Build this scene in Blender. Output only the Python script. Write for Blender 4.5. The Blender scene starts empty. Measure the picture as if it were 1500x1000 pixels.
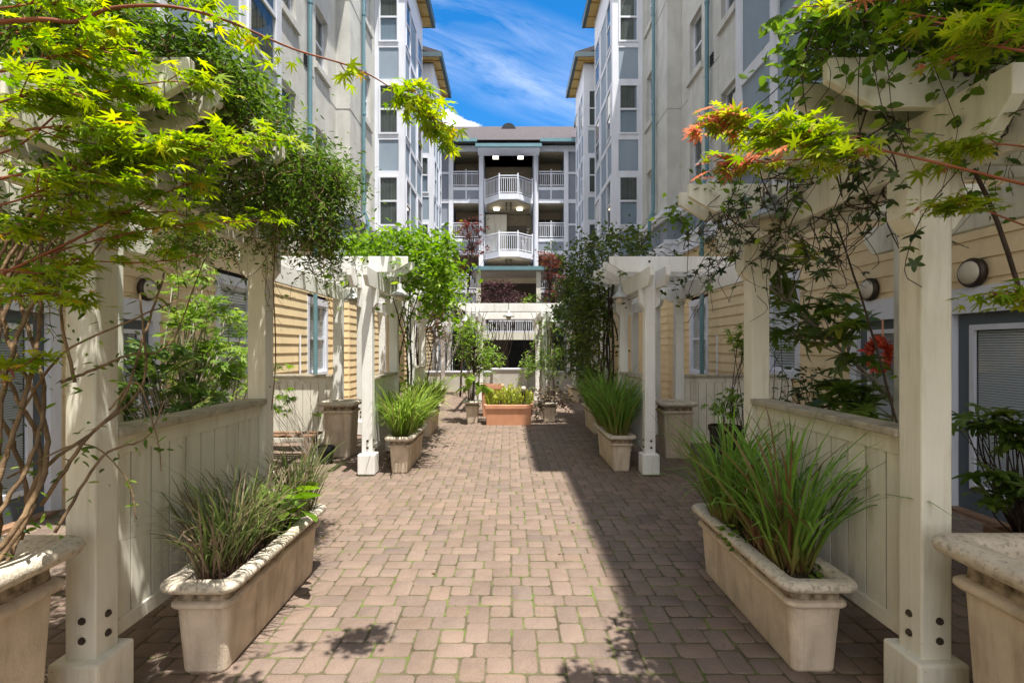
import bpy, math, random
import numpy as np
from mathutils import Vector
R_ = math.radians
scene = bpy.context.scene
COL = scene.collection
rng = np.random.default_rng(7)
random.seed(7)

# ---------------------------------------------------------------- camera
cam_d = bpy.data.cameras.new('camera'); cam = bpy.data.objects.new('camera', cam_d); COL.objects.link(cam)
cam.location = (0, 0, 1.7); cam.rotation_euler = (R_(90), 0, 0)
cam_d.lens = 18.0; cam_d.sensor_width = 36.0; cam_d.sensor_fit = 'HORIZONTAL'
cam_d.shift_x = 5 / 1500; cam_d.shift_y = 10 / 1500
cam_d.clip_start = 0.05; cam_d.clip_end = 2000
scene.camera = cam
# ---------------------------------------------------------------- light
SUN = Vector((0.1786, -0.245, 1.0)).normalized()      # towards the sun
sun_d = bpy.data.lights.new('sun', 'SUN'); sun = bpy.data.objects.new('sun', sun_d); COL.objects.link(sun)
sun_d.energy = 4.1; sun_d.angle = R_(0.5); sun_d.color = (1.0, 0.95, 0.86)
sun.rotation_euler = SUN.to_track_quat('Z', 'Y').to_euler()
sun.location = (0, 0, 40)
world = bpy.data.worlds.new('World'); scene.world = world; world.use_nodes = True
SKY_STRENGTH = 0.15
scene.view_settings.view_transform = 'Standard'; scene.view_settings.look = 'None'
scene.view_settings.gamma = 1.0; scene.view_settings.use_curve_mapping = False
scene.view_settings.exposure = 1.2
scene.render.filter_size = 1.1
scene.cycles.max_bounces = 8; scene.cycles.diffuse_bounces = 4; scene.cycles.transparent_max_bounces = 16
scene.cycles.sample_clamp_indirect = 6
scene.cycles.caustics_reflective = False; scene.cycles.caustics_refractive = False

def build_world():
    nt = world.node_tree; nt.nodes.clear(); N = nt.nodes.new; L = nt.links.new
    out = N('ShaderNodeOutputWorld'); bg = N('ShaderNodeBackground'); bg.inputs['Strength'].default_value = SKY_STRENGTH
    sky = N('ShaderNodeTexSky'); sky.sky_type = 'NISHITA'; sky.sun_disc = False
    sky.sun_elevation = math.asin(SUN.z); sky.sun_rotation = math.atan2(SUN.x, SUN.y)
    sky.altitude = 300; sky.air_density = 1.0; sky.dust_density = 0.4; sky.ozone_density = 2.5
    hs = N('ShaderNodeHueSaturation'); hs.inputs['Saturation'].default_value = 1.42; hs.inputs['Value'].default_value = 0.71
    L(sky.outputs[0], hs.inputs['Color'])
    tc = N('ShaderNodeTexCoord'); sp = N('ShaderNodeSeparateXYZ'); L(tc.outputs['Generated'], sp.inputs[0])
    def M(op, a, b=None, c=None):
        n = N('ShaderNodeMath'); n.operation = op
        for i, v in enumerate((a, b, c)):
            if v is None: continue
            if isinstance(v, (int, float)): n.inputs[i].default_value = v
            else: L(v, n.inputs[i])
        return n.outputs[0]
    ay = M('MAXIMUM', M('ABSOLUTE', sp.outputs[1]), 0.05)
    u = M('DIVIDE', sp.outputs[0], ay); v = M('DIVIDE', sp.outputs[2], ay)
    # thin streaked cirrus, combed from the upper left down to the right
    s = M('ADD', M('MULTIPLY', u, 0.93), M('MULTIPLY', v, -0.36)); t = M('ADD', M('MULTIPLY', u, 0.36), M('MULTIPLY', v, 0.93))
    cb = N('ShaderNodeCombineXYZ'); L(M('MULTIPLY', s, 5.0), cb.inputs[0]); L(M('MULTIPLY', t, 22.0), cb.inputs[1]); cb.inputs[2].default_value = 3.3
    nz = N('ShaderNodeTexNoise'); L(cb.outputs[0], nz.inputs['Vector']); nz.inputs['Scale'].default_value = 1.0
    nz.inputs['Detail'].default_value = 7; nz.inputs['Roughness'].default_value = 0.62; nz.inputs['Distortion'].default_value = 0.5
    band = M('SUBTRACT', 1.0, M('MULTIPLY', M('ABSOLUTE', M('SUBTRACT', t, 0.500)), 11.0))
    band2 = M('SUBTRACT', 1.0, M('MULTIPLY', M('ABSOLUTE', M('SUBTRACT', t, 0.585)), 16.0))
    bb = M('MAXIMUM', M('MAXIMUM', band, M('MULTIPLY', band2, 0.6)), 0.0)
    ci = M('MULTIPLY', M('MULTIPLY', M('SMOOTHSTEP', nz.outputs[0], 0.36, 0.85) if False else M('MAXIMUM', M('MULTIPLY', M('SUBTRACT', nz.outputs[0], 0.33), 1.9), 0.0), bb), 1.0)
    # a heap of cumulus low over the roof
    cb2 = N('ShaderNodeCombineXYZ'); L(u, cb2.inputs[0]); L(v, cb2.inputs[1])
    nz2 = N('ShaderNodeTexNoise'); L(cb2.outputs[0], nz2.inputs['Vector']); nz2.inputs['Scale'].default_value = 26; nz2.inputs['Detail'].default_value = 6
    top = M('ADD', M('MULTIPLY', M('ADD', u, 0.14), -0.55), 0.482)
    cu = M('MULTIPLY', M('ADD', M('SUBTRACT', top, v), M('MULTIPLY', M('SUBTRACT', nz2.outputs[0], 0.5), 0.055)), 130.0)
    lim = M('MULTIPLY', M('SUBTRACT', -0.02, u), 30.0)
    cu = M('MINIMUM', M('MAXIMUM', M('MINIMUM', cu, lim), 0.0), 1.0)
    f = M('MINIMUM', M('MAXIMUM', M('MULTIPLY', ci, 0.38), cu), 1.0)
    # unseen broken cloud overhead and behind the camera, added to fill the shade
    nz3 = N('ShaderNodeTexNoise'); L(tc.outputs['Generated'], nz3.inputs['Vector']); nz3.inputs['Scale'].default_value = 2.6; nz3.inputs['Detail'].default_value = 7
    cov = M('MULTIPLY', M('MINIMUM', M('MAXIMUM', M('MULTIPLY', M('SUBTRACT', 0.62, sp.outputs[1]), 3.0), 0.0), 1.0), M('MINIMUM', M('MAXIMUM', M('MULTIPLY', M('SUBTRACT', nz3.outputs[0], 0.36), 6.0), 0.0), 1.0))
    f = M('MAXIMUM', f, cov)
    mix = N('ShaderNodeMix'); mix.data_type = 'RGBA'; L(f, mix.inputs[0]); L(hs.outputs[0], mix.inputs[6])
    mix.inputs[7].default_value = (5.9, 5.85, 5.85, 1)
    L(mix.outputs[2], bg.inputs['Color']); L(bg.outputs[0], out.inputs[0])
build_world()

# ---------------------------------------------------------------- helpers
def P(px, py, d):
    return np.array(((px - 745) * d / 750, d, 1.7 + (510 - py) * d / 750))
def wloc(o):
    v = Vector((0, 0, 0))
    while o is not None: v = v + o.location; o = o.parent
    return v
class MB:
    def __init__(s): s.v = []; s.f = []
    def add(s, vs, fs):
        n = len(s.v); s.v += [tuple(float(c) for c in p) for p in vs]; s.f += [tuple(i + n for i in f) for f in fs]; return s
    def box(s, x0, x1, y0, y1, z0, z1):
        x0, x1 = min(x0, x1), max(x0, x1); y0, y1 = min(y0, y1), max(y0, y1)
        return s.add([(x0,y0,z0),(x1,y0,z0),(x1,y1,z0),(x0,y1,z0),(x0,y0,z1),(x1,y0,z1),(x1,y1,z1),(x0,y1,z1)],
                     [(0,3,2,1),(4,5,6,7),(0,1,5,4),(1,2,6,5),(2,3,7,6),(3,0,4,7)])
    def prism(s, poly, vec):
        n = len(poly); a = [tuple(p) for p in poly]; b = [tuple(np.add(p, vec)) for p in poly]
        return s.add(a + b, [tuple(range(n))[::-1], tuple(range(n, 2*n))] + [(i, (i+1) % n, n+(i+1) % n, n+i) for i in range(n)])
    def tube(s, path, rad, k=6):
        path = np.asarray(path, float); n = len(path)
        rad = np.full(n, rad) if np.isscalar(rad) else np.asarray(rad, float)
        tan = np.gradient(path, axis=0); tan /= np.linalg.norm(tan, axis=1)[:, None] + 1e-9
        ref = np.array((0, 0, 1.0)) if abs(tan[0][2]) < 0.9 else np.array((1.0, 0, 0)); vs = []
        a = np.arange(k) * 2 * math.pi / k
        for i in range(n):
            ref = ref - tan[i] * ref.dot(tan[i]); ref /= np.linalg.norm(ref) + 1e-9
            w = np.cross(tan[i], ref)
            vs += list(path[i] + rad[i] * (np.cos(a)[:, None] * ref + np.sin(a)[:, None] * w))
        fs = [(i*k+j, i*k+(j+1) % k, (i+1)*k+(j+1) % k, (i+1)*k+j) for i in range(n-1) for j in range(k)]
        fs += [tuple(range(k))[::-1], tuple(range((n-1)*k, n*k))]
        return s.add(vs, fs)
    def lathe(s, c, prof, k=20, axis='z'):
        vs = []
        for r, h in prof:
            for j in range(k):
                a = 2*math.pi*j/k; p = (r*math.cos(a), r*math.sin(a), h)
                if axis == 'x': p = (p[2], p[0], p[1])
                if axis == 'y': p = (p[0], p[2], p[1])
                vs.append((c[0]+p[0], c[1]+p[1], c[2]+p[2]))
        n = len(prof)
        fs = [(i*k+j, i*k+(j+1) % k, (i+1)*k+(j+1) % k, (i+1)*k+j) for i in range(n-1) for j in range(k)]
        fs += [tuple(range(k))[::-1], tuple(range((n-1)*k, n*k))]
        return s.add(vs, fs)
    def build(s, name, mat, parent=None, bevel=0, smooth=False, label=None):
        me = bpy.data.meshes.new(name); off = wloc(parent) if parent else Vector((0, 0, 0))
        me.from_pydata([(p[0]-off.x, p[1]-off.y, p[2]-off.z) for p in s.v], [], s.f)
        if smooth: me.polygons.foreach_set('use_smooth', [True]*len(me.polygons))
        me.materials.append(mat); me.update()
        o = bpy.data.objects.new(name, me); COL.objects.link(o); o.parent = parent
        if bevel:
            m = o.modifiers.new('bevel', 'BEVEL'); m.width = bevel; m.segments = 2; m.limit_method = 'ANGLE'; m.angle_limit = R_(50)
        if label: o['label'] = label
        return o
def tag(o, label=None, cat=None, group=None, kind=None):
    if label: o['label'] = label
    if cat: o['category'] = cat
    if group: o['group'] = group
    if kind: o['kind'] = kind
    return o
def thing(name, label, cat, loc=(0, 0, 0), group=None):
    o = bpy.data.objects.new(name, None); COL.objects.link(o); o.location = loc; o.empty_display_size = 0.1
    return tag(o, label, cat, group)
def kids(o): return [c for c in bpy.data.objects if c.parent == o]
def copy_tree(o, loc=None, rotz=0, label=None):
    def rec(a, par):
        c = a.copy(); COL.objects.link(c); c.parent = par
        for k in kids(a): rec(k, c)
        return c
    c = rec(o, o.parent)
    if loc is not None: c.location = loc
    c.rotation_euler = (0, 0, rotz)
    if label: c['label'] = label
    return c

# ---------------------------------------------------------------- materials
def mat(name, col, rough=0.7, var=0.12, scale=6.0, bump=0.0, bscale=60.0, spec=0.3, metal=0.0, stain=None, stain_amt=0.0, stain_scale=3.0, streak=1.0, col2=None, grain=0):
    m = bpy.data.materials.new(name); m.use_nodes = True; nt = m.node_tree; N = nt.nodes.new; L = nt.links.new
    b = nt.nodes['Principled BSDF']; b.inputs['Roughness'].default_value = rough; b.inputs['Specular IOR Level'].default_value = spec; b.inputs['Metallic'].default_value = metal
    tc = N('ShaderNodeTexCoord')
    nz = N('ShaderNodeTexNoise'); nz.inputs['Scale'].default_value = scale; nz.inputs['Detail'].default_value = 6; L(tc.outputs['Object'], nz.inputs['Vector'])
    rp = N('ShaderNodeValToRGB'); c = np.array(col); hi = col2 if col2 is not None else np.minimum(c*(1+var), 1); lo = c*(1-var)
    rp.color_ramp.elements[0].position = 0.3; rp.color_ramp.elements[1].position = 0.7
    rp.color_ramp.elements[0].color = (*lo, 1); rp.color_ramp.elements[1].color = (*hi, 1); L(nz.outputs[0], rp.inputs[0])
    src = rp.outputs[0]
    if stain is not None:
        mp = N('ShaderNodeMapping'); mp.inputs['Scale'].default_value = (1, 1, streak); L(tc.outputs['Object'], mp.inputs[0])
        n2 = N('ShaderNodeTexNoise'); n2.inputs['Scale'].default_value = stain_scale; n2.inputs['Detail'].default_value = 8; n2.inputs['Roughness'].default_value = 0.65; L(mp.outputs[0], n2.inputs['Vector'])
        r2 = N('ShaderNodeValToRGB'); r2.color_ramp.elements[0].position = 0.5; r2.color_ramp.elements[1].position = 0.75; r2.color_ramp.elements[1].color = (stain_amt,)*3 + (1,); r2.color_ramp.elements[0].color = (0, 0, 0, 1)
        L(n2.outputs[0], r2.inputs[0])
        mx = N('ShaderNodeMix'); mx.data_type = 'RGBA'; L(r2.outputs[0], mx.inputs[0]); L(src, mx.inputs[6]); mx.inputs[7].default_value = (*stain, 1); src = mx.outputs[2]
    L(src, b.inputs['Base Color'])
    if grain:
        mg = N('ShaderNodeMapping'); mg.inputs['Scale'].default_value = (1, 1, 0.06); L(tc.outputs['Object'], mg.inputs[0])
        ng = N('ShaderNodeTexNoise'); ng.inputs['Scale'].default_value = 55; ng.inputs['Detail'].default_value = 6; ng.inputs['Roughness'].default_value = 0.7; L(mg.outputs[0], ng.inputs['Vector'])
        n4 = N('ShaderNodeTexNoise'); n4.inputs['Scale'].default_value = 75; n4.inputs['Detail'].default_value = 2; L(tc.outputs['Object'], n4.inputs['Vector'])
        r4 = N('ShaderNodeValToRGB'); r4.color_ramp.elements[0].position = 0.755; r4.color_ramp.elements[1].position = 0.79; L(n4.outputs[0], r4.inputs[0])
        m4 = N('ShaderNodeMix'); m4.data_type = 'RGBA'; L(r4.outputs[0], m4.inputs[0]); L(src, m4.inputs[6]); m4.inputs[7].default_value = (0.16, 0.13, 0.09, 1); L(m4.outputs[2], b.inputs['Base Color'])
        bp = N('ShaderNodeBump'); bp.inputs['Strength'].default_value = grain; bp.inputs['Distance'].default_value = 0.006; L(ng.outputs[0], bp.inputs['Height']); L(bp.outputs[0], b.inputs['Normal'])
    elif bump:
        n3 = N('ShaderNodeTexNoise'); n3.inputs['Scale'].default_value = bscale; n3.inputs['Detail'].default_value = 5; L(tc.outputs['Object'], n3.inputs['Vector'])
        bp = N('ShaderNodeBump'); bp.inputs['Strength'].default_value = bump; bp.inputs['Distance'].default_value = 0.01; L(n3.outputs[0], bp.inputs['Height']); L(bp.outputs[0], b.inputs['Normal'])
    return m
def leaf_mat(name, c0, c1, c2=None, trans=0.45, rough=0.45, spec=0.35):
    """c0 -> c1 by each leaf's own random number, c2 for the oldest or newest few."""
    m = bpy.data.materials.new(name); m.use_nodes = True; nt = m.node_tree; N = nt.nodes.new; L = nt.links.new
    b = nt.nodes['Principled BSDF']; out = nt.nodes['Material Output']
    at = N('ShaderNodeAttribute'); at.attribute_name = 'Col'; sp = N('ShaderNodeSeparateColor'); L(at.outputs['Color'], sp.inputs[0])
    rp = N('ShaderNodeValToRGB'); e = rp.color_ramp.elements
    e[0].color = (*c0, 1); e[0].position = 0.1; e[1].color = (*c1, 1); e[1].position = 0.85
    if c2 is not None:
        k = e.new(1.0); k.color = (*c2, 1); e[1].position = 0.8
    L(sp.outputs[0], rp.inputs[0]); L(rp.outputs[0], b.inputs['Base Color'])
    b.inputs['Roughness'].default_value = rough; b.inputs['Specular IOR Level'].default_value = spec
    tr = N('ShaderNodeBsdfTranslucent'); hs = N('ShaderNodeHueSaturation'); hs.inputs['Value'].default_value = 1.5; hs.inputs['Saturation'].default_value = 1.1
    L(rp.outputs[0], hs.inputs['Color']); L(hs.outputs[0], tr.inputs['Color'])
    ms = N('ShaderNodeMixShader'); ms.inputs[0].default_value = trans; L(b.outputs[0], ms.inputs[1]); L(tr.outputs[0], ms.inputs[2]); L(ms.outputs[0], out.inputs[0])
    return m
def grass_mat(name, base, mid, tip, dead):
    m = bpy.data.materials.new(name); m.use_nodes = True; nt = m.node_tree; N = nt.nodes.new; L = nt.links.new
    b = nt.nodes['Principled BSDF']; out = nt.nodes['Material Output']
    at = N('ShaderNodeAttribute'); at.attribute_name = 'Col'; sp = N('ShaderNodeSeparateColor'); L(at.outputs['Color'], sp.inputs[0])
    rp = N('ShaderNodeValToRGB'); e = rp.color_ramp.elements
    e[0].color = (*base, 1); e[0].position = 0.0; e[1].color = (*tip, 1); e[1].position = 1.0; k = e.new(0.3); k.color = (*mid, 1)
    L(sp.outputs[1], rp.inputs[0])
    hv = N('ShaderNodeHueSaturation'); L(rp.outputs[0], hv.inputs['Color'])
    mr = N('ShaderNodeMapRange'); mr.inputs[3].default_value = 0.55; mr.inputs[4].default_value = 1.45; L(sp.outputs[0], mr.inputs[0]); L(mr.outputs[0], hv.inputs['Value'])
    mx = N('ShaderNodeMix'); mx.data_type = 'RGBA'; L(sp.outputs[2], mx.inputs[0]); L(hv.outputs[0], mx.inputs[6]); mx.inputs[7].default_value = (*dead, 1)
    L(mx.outputs[2], b.inputs['Base Color']); b.inputs['Roughness'].default_value = 0.5; b.inputs['Specular IOR Level'].default_value = 0.3
    tr = N('ShaderNodeBsdfTranslucent'); L(mx.outputs[2], tr.inputs['Color'])
    ms = N('ShaderNodeMixShader'); ms.inputs[0].default_value = 0.35; L(b.outputs[0], ms.inputs[1]); L(tr.outputs[0], ms.inputs[2]); L(ms.outputs[0], out.inputs[0])
    return m
def glass_mat(name, tint=(0.93, 0.95, 0.955), ior=1.5):
    m = bpy.data.materials.new(name); m.use_nodes = True; nt = m.node_tree; N = nt.nodes.new; L = nt.links.new; nt.nodes.clear()
    out = N('ShaderNodeOutputMaterial'); t = N('ShaderNodeBsdfTransparent'); t.inputs[0].default_value = (*tint, 1)
    g = N('ShaderNodeBsdfGlossy'); g.inputs['Roughness'].default_value = 0.015
    tc = N('ShaderNodeTexCoord'); nz = N('ShaderNodeTexNoise'); nz.inputs['Scale'].default_value = 1.3; L(tc.outputs['Object'], nz.inputs['Vector'])
    bp = N('ShaderNodeBump'); bp.inputs['Strength'].default_value = 0.05; bp.inputs['Distance'].default_value = 0.05; L(nz.outputs[0], bp.inputs['Height']); L(bp.outputs[0], g.inputs['Normal'])
    fr0 = N('ShaderNodeFresnel'); fr0.inputs[0].default_value = ior
    ge = N('ShaderNodeNewGeometry'); inv = N('ShaderNodeMath'); inv.operation = 'SUBTRACT'; inv.inputs[0].default_value = 1.0; L(ge.outputs['Backfacing'], inv.inputs[1])
    fr = N('ShaderNodeMath'); fr.operation = 'MULTIPLY'; L(fr0.outputs[0], fr.inputs[0]); L(inv.outputs[0], fr.inputs[1])
    mx = N('ShaderNodeMixShader'); L(fr.outputs[0], mx.inputs[0]); L(t.outputs[0], mx.inputs[1]); L(g.outputs[0], mx.inputs[2]); L(mx.outputs[0], out.inputs[0])
    return m
def paver_mat():
    m = bpy.data.materials.new('tumbled_paver'); m.use_nodes = True; nt = m.node_tree; N = nt.nodes.new; L = nt.links.new
    b = nt.nodes['Principled BSDF']; b.inputs['Roughness'].default_value = 0.85; b.inputs['Specular IOR Level'].default_value = 0.2
    at = N('ShaderNodeAttribute'); at.attribute_name = 'Col'; sp = N('ShaderNodeSeparateColor'); L(at.outputs['Color'], sp.inputs[0])
    rp = N('ShaderNodeValToRGB'); e = rp.color_ramp.elements
    e[0].position = 0.0; e[0].color = (0.215, 0.185, 0.165, 1); e[1].position = 1.0; e[1].color = (0.36, 0.24, 0.17, 1)
    for p, c in ((0.18, (0.265, 0.205, 0.175)), (0.55, (0.315, 0.232, 0.187)), (0.85, (0.335, 0.24, 0.185))):
        k = e.new(p); k.color = (*c, 1)
    tc = N('ShaderNodeTexCoord')
    n1 = N('ShaderNodeTexNoise'); n1.inputs['Scale'].default_value = 14; n1.inputs['Detail'].default_value = 8; n1.inputs['Roughness'].default_value = 0.7; L(tc.outputs['Object'], n1.inputs['Vector'])
    n2 = N('ShaderNodeTexNoise'); n2.inputs['Scale'].default_value = 0.7; n2.inputs['Detail'].default_value = 4; L(tc.outputs['Object'], n2.inputs['Vector'])
    n3 = N('ShaderNodeTexNoise'); n3.inputs['Scale'].default_value = 220; n3.inputs['Detail'].default_value = 3; L(tc.outputs['Object'], n3.inputs['Vector'])
    def M(op, a, b_):
        n = N('ShaderNodeMath'); n.operation = op
        for i, v in enumerate((a, b_)):
            if isinstance(v, (int, float)): n.inputs[i].default_value = v
            else: L(v, n.inputs[i])
        return n.outputs[0]
    f = M('ADD', sp.outputs[0], M('MULTIPLY', M('SUBTRACT', n1.outputs[0], 0.5), 0.55)); f = M('ADD', f, M('MULTIPLY', M('SUBTRACT', n2.outputs[0], 0.5), 0.7))
    L(f, rp.inputs[0])
    hv = N('ShaderNodeHueSaturation'); L(rp.outputs[0], hv.inputs['Color'])
    n5 = N('ShaderNodeTexNoise'); n5.inputs['Scale'].default_value = 2.3; n5.inputs['Detail'].default_value = 9; n5.inputs['Roughness'].default_value = 0.75; L(tc.outputs['Object'], n5.inputs['Vector'])
    n6 = N('ShaderNodeTexNoise'); n6.inputs['Scale'].default_value = 75; n6.inputs['Detail'].default_value = 5; n6.inputs['Roughness'].default_value = 0.8; L(tc.outputs['Object'], n6.inputs['Vector'])
    val = M('ADD', M('ADD', -0.23, M('MULTIPLY', sp.outputs[1], 0.13)), M('ADD', M('MULTIPLY', n3.outputs[0], 0.62), M('MULTIPLY', n6.outputs[0], 0.42)))
    val = M('ADD', val, M('MULTIPLY', n5.outputs[0], 0.52)); L(val, hv.inputs['Value'])
    L(hv.outputs[0], b.inputs['Base Color'])
    bp = N('ShaderNodeBump'); bp.inputs['Strength'].default_value = 0.35; bp.inputs['Distance'].default_value = 0.004
    L(M('ADD', n3.outputs[0], M('MULTIPLY', n1.outputs[0], 1.5)), bp.inputs['Height']); L(bp.outputs[0], b.inputs['Normal'])
    return m
GAPSHADE_DIRT = mat('groove_shade_and_dirt', (0.20, 0.17, 0.12), 0.9, 0.3, 12)  # groove shade painted in along with dirt, on backings between the boards
WPAINT = mat('white_paint', (0.83, 0.83, 0.81), 0.5, 0.04, 3, 0.12, 90, stain=(0.42, 0.40, 0.34), stain_amt=0.4, stain_scale=8, streak=0.12, grain=0.45)
PAINT = mat('cream_paint', (0.76, 0.74, 0.65), 0.55, 0.06, 3, 0.12, 90, stain=(0.34, 0.30, 0.20), stain_amt=0.6, stain_scale=9, streak=0.12, grain=0.55)
CAPW = mat('weathered_cap', (0.42, 0.38, 0.30), 0.8, 0.2, 8, 0.2, 60, stain=(0.13, 0.11, 0.08), stain_amt=0.7, stain_scale=9)
WHITE = mat('white_trim', (0.70, 0.725, 0.80), 0.55, 0.04, 2, 0.05, 60, stain=(0.4, 0.4, 0.38), stain_amt=0.3, stain_scale=5, streak=0.2)
SIDING = mat('yellow_siding', (0.77, 0.61, 0.37), 0.6, 0.05, 2, 0.1, 80, stain=(0.45, 0.33, 0.17), stain_amt=0.35, stain_scale=4, streak=0.4)
STUCCO = mat('stucco', (0.575, 0.57, 0.535), 0.9, 0.10, 2.2, 0.8, 38, stain=(0.36, 0.35, 0.31), stain_amt=0.65, stain_scale=2.2, streak=0.14)
BLUE = mat('blue_grey_panel', (0.25, 0.315, 0.39), 0.6, 0.07, 1.5, 0.08, 60, stain=(0.33, 0.36, 0.40), stain_amt=0.5, stain_scale=2.5, streak=0.15)
SLATE = mat('slate_blue_siding', (0.235, 0.265, 0.32), 0.7, 0.08, 1.2, 0.1, 60)
GUTTER = mat('dark_gutter', (0.05, 0.085, 0.10), 0.45, 0.1, 3, 0, spec=0.4)
TEAL = mat('teal_metal', (0.13, 0.25, 0.29), 0.45, 0.1, 3, 0, spec=0.4)
SOFFIT = mat('soffit_wood', (0.50, 0.34, 0.12), 0.7, 0.12, 4)
ROOF = mat('shingles', (0.075, 0.066, 0.070), 0.95, 0.35, 9, 0.6, 40)
DARK = mat('dark_interior', (0.02, 0.022, 0.026), 0.8, 0.2, 2)
CURT = mat('curtain_cloth', (0.115, 0.125, 0.115), 0.9, 0.15, 3)
CEIL = mat('porch_ceiling', (0.30, 0.255, 0.17), 0.7, 0.08, 3)
TAN = mat('tan_wall', (0.36, 0.29, 0.19), 0.8, 0.08, 2)
DOOR = mat('slate_door', (0.10, 0.125, 0.15), 0.5, 0.06, 3)
BLIND = mat('white_blind', (0.66, 0.67, 0.70), 0.6, 0.03, 3)
GLASS = glass_mat('window_glass')
PLANT = mat('cast_planter', (0.62, 0.52, 0.41), 0.9, 0.14, 7, 0.4, 90, stain=(0.27, 0.19, 0.115), stain_amt=0.75, stain_scale=9, streak=0.16)
RIM = mat('planter_rim', (0.60, 0.53, 0.43), 0.92, 0.12, 9, 0.4, 120, stain=(0.10, 0.085, 0.065), stain_amt=0.9, stain_scale=38)
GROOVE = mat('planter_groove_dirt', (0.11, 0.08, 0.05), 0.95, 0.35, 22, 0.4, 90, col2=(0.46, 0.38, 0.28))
TERRA = mat('terracotta', (0.62, 0.31, 0.185), 0.85, 0.08, 4, 0.15, 80, stain=(0.42, 0.17, 0.09), stain_amt=0.6, stain_scale=5, streak=0.3)
SOIL = mat('potting_soil', (0.045, 0.032, 0.022), 1.0, 0.5, 20, 1.0, 60)
BARK = mat('bark', (0.15, 0.095, 0.055), 0.9, 0.35, 14, 0.8, 50, col2=(0.27, 0.18, 0.10))
BARKD = mat('dark_stem', (0.055, 0.038, 0.030), 0.85, 0.3, 14, 0.4, 50)
BARKG = mat('grey_stem', (0.30, 0.27, 0.23), 0.85, 0.25, 14, 0.4, 50)
TWIG = mat('red_twig', (0.24, 0.075, 0.035), 0.6, 0.25, 10)
BLACK = mat('black_plastic', (0.018, 0.018, 0.02), 0.45, 0.2, 5)
BRONZE = mat('bronze_metal', (0.06, 0.045, 0.035), 0.5, 0.2, 8, metal=0.6)
LENS = mat('frosted_lens', (0.55, 0.50, 0.40), 0.35, 0.06, 8)
GALV = mat('galvanised_shade', (0.40, 0.41, 0.40), 0.45, 0.12, 10, metal=0.3)
LIT = mat('lit_lamp', (0.8, 0.75, 0.6), 0.5); LIT.node_tree.nodes['Principled BSDF'].inputs['Emission Color'].default_value = (1, 0.9, 0.7, 1); LIT.node_tree.nodes['Principled BSDF'].inputs['Emission Strength'].default_value = 3
BOLT = mat('rusty_bolt', (0.09, 0.07, 0.055), 0.6, 0.3, 30, metal=0.5)
WOOD = mat('worn_wood', (0.23, 0.135, 0.08), 0.8, 0.25, 6, 0.3, 50)
CONC = mat('concrete_wall', (0.50, 0.48, 0.43), 0.9, 0.1, 2, 0.3, 60, stain=(0.3, 0.28, 0.24), stain_amt=0.5, stain_scale=3, streak=0.3)
BED = mat('mossy_joint', (0.10, 0.085, 0.05), 1.0, 0.4, 5, 0.8, 90, stain=(0.14, 0.21, 0.03), stain_amt=1.0, stain_scale=4)
EARTH = mat('earth', (0.13, 0.11, 0.09), 1.0, 0.3, 1)
BLUEBIN = mat('blue_plastic', (0.03, 0.09, 0.30), 0.4, 0.1, 4)
RED = leaf_mat('red_petals', (0.45, 0.05, 0.025), (0.60, 0.11, 0.05), trans=0.2)
PAVER = paver_mat()
# ---------------------------------------------------------------- foliage helpers
def nrm(a): return a / (np.linalg.norm(a, axis=-1, keepdims=True) + 1e-9)
def tmpl_lance(w, fold=0.05, droop=0.1):
    xs = [0, 0.18, 0.42, 0.68, 0.88, 1.0]; ws = [0.02, 0.7, 1.0, 0.8, 0.4, 0.0]
    v = []; f = []
    for x, q in zip(xs, ws):
        z = -droop*x*x; v += [(x, -w*q/2, z+fold*q), (x, 0, z), (x, w*q/2, z+fold*q)]
    for i in range(len(xs)-1):
        a = 3*i; b = a+3
        f += [(a, b, b+1), (a, b+1, a+1), (a+1, b+1, b+2), (a+1, b+2, a+2)]
    return np.array(v), np.array(f)
def tmpl_simple(w, fold=0.06, droop=0.12):
    v = [(0,0,0), (0.4,-w/2,fold-0.16*droop), (0.45,0,-0.2*droop), (0.4,w/2,fold-0.16*droop), (1,0,-droop)]
    return np.array(v), np.array([(0,1,2), (0,2,3), (1,4,2), (2,4,3)])
def tmpl_maple():
    ang = [-128, -82, -40, 0, 40, 82, 128]; ln = [0.42, 0.74, 0.95, 1.05, 0.95, 0.74, 0.42]
    v = [(0, 0, 0), (-0.04, 0, 0)]; out = [1]
    for i, (a, l) in enumerate(zip(ang, ln)):
        a = R_(a)
        for da, r, in ((-0.15, 0.60), (0, 1.0), (0.15, 0.60)):
            q = a + da; v.append((l*r*math.cos(q), l*r*math.sin(q), -0.22*(l*r)**2)); out.append(len(v)-1)
        if i < 6:
            q = R_((ang[i]+ang[i+1])/2); v.append((0.27*math.cos(q), 0.27*math.sin(q), -0.01)); out.append(len(v)-1)
    f = [(0, out[i], out[(i+1) % len(out)]) for i in range(len(out))]
    return np.array(v), np.array(f)
def tmpl_whorl(k, w, up=0.25, droop=0.35, span=360, seed=0):
    r = np.random.default_rng(seed); V = []; F = []
    for i in range(k):
        a = R_(span*(i/(k if span == 360 else max(k-1, 1)) - (0 if span == 360 else 0.5)) + r.uniform(-8, 8)); v, f = tmpl_lance(w, 0.05, droop)
        s = r.uniform(0.75, 1.0); v = v*s; v[:, 2] += up*v[:, 0]
        c, q = math.cos(a), math.sin(a); v = np.stack([v[:,0]*c-v[:,1]*q, v[:,0]*q+v[:,1]*c, v[:,2]], 1)
        F.append(f+len(np.concatenate(V)) if V else f); V.append(v)
    return np.concatenate(V), np.concatenate(F)
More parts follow.
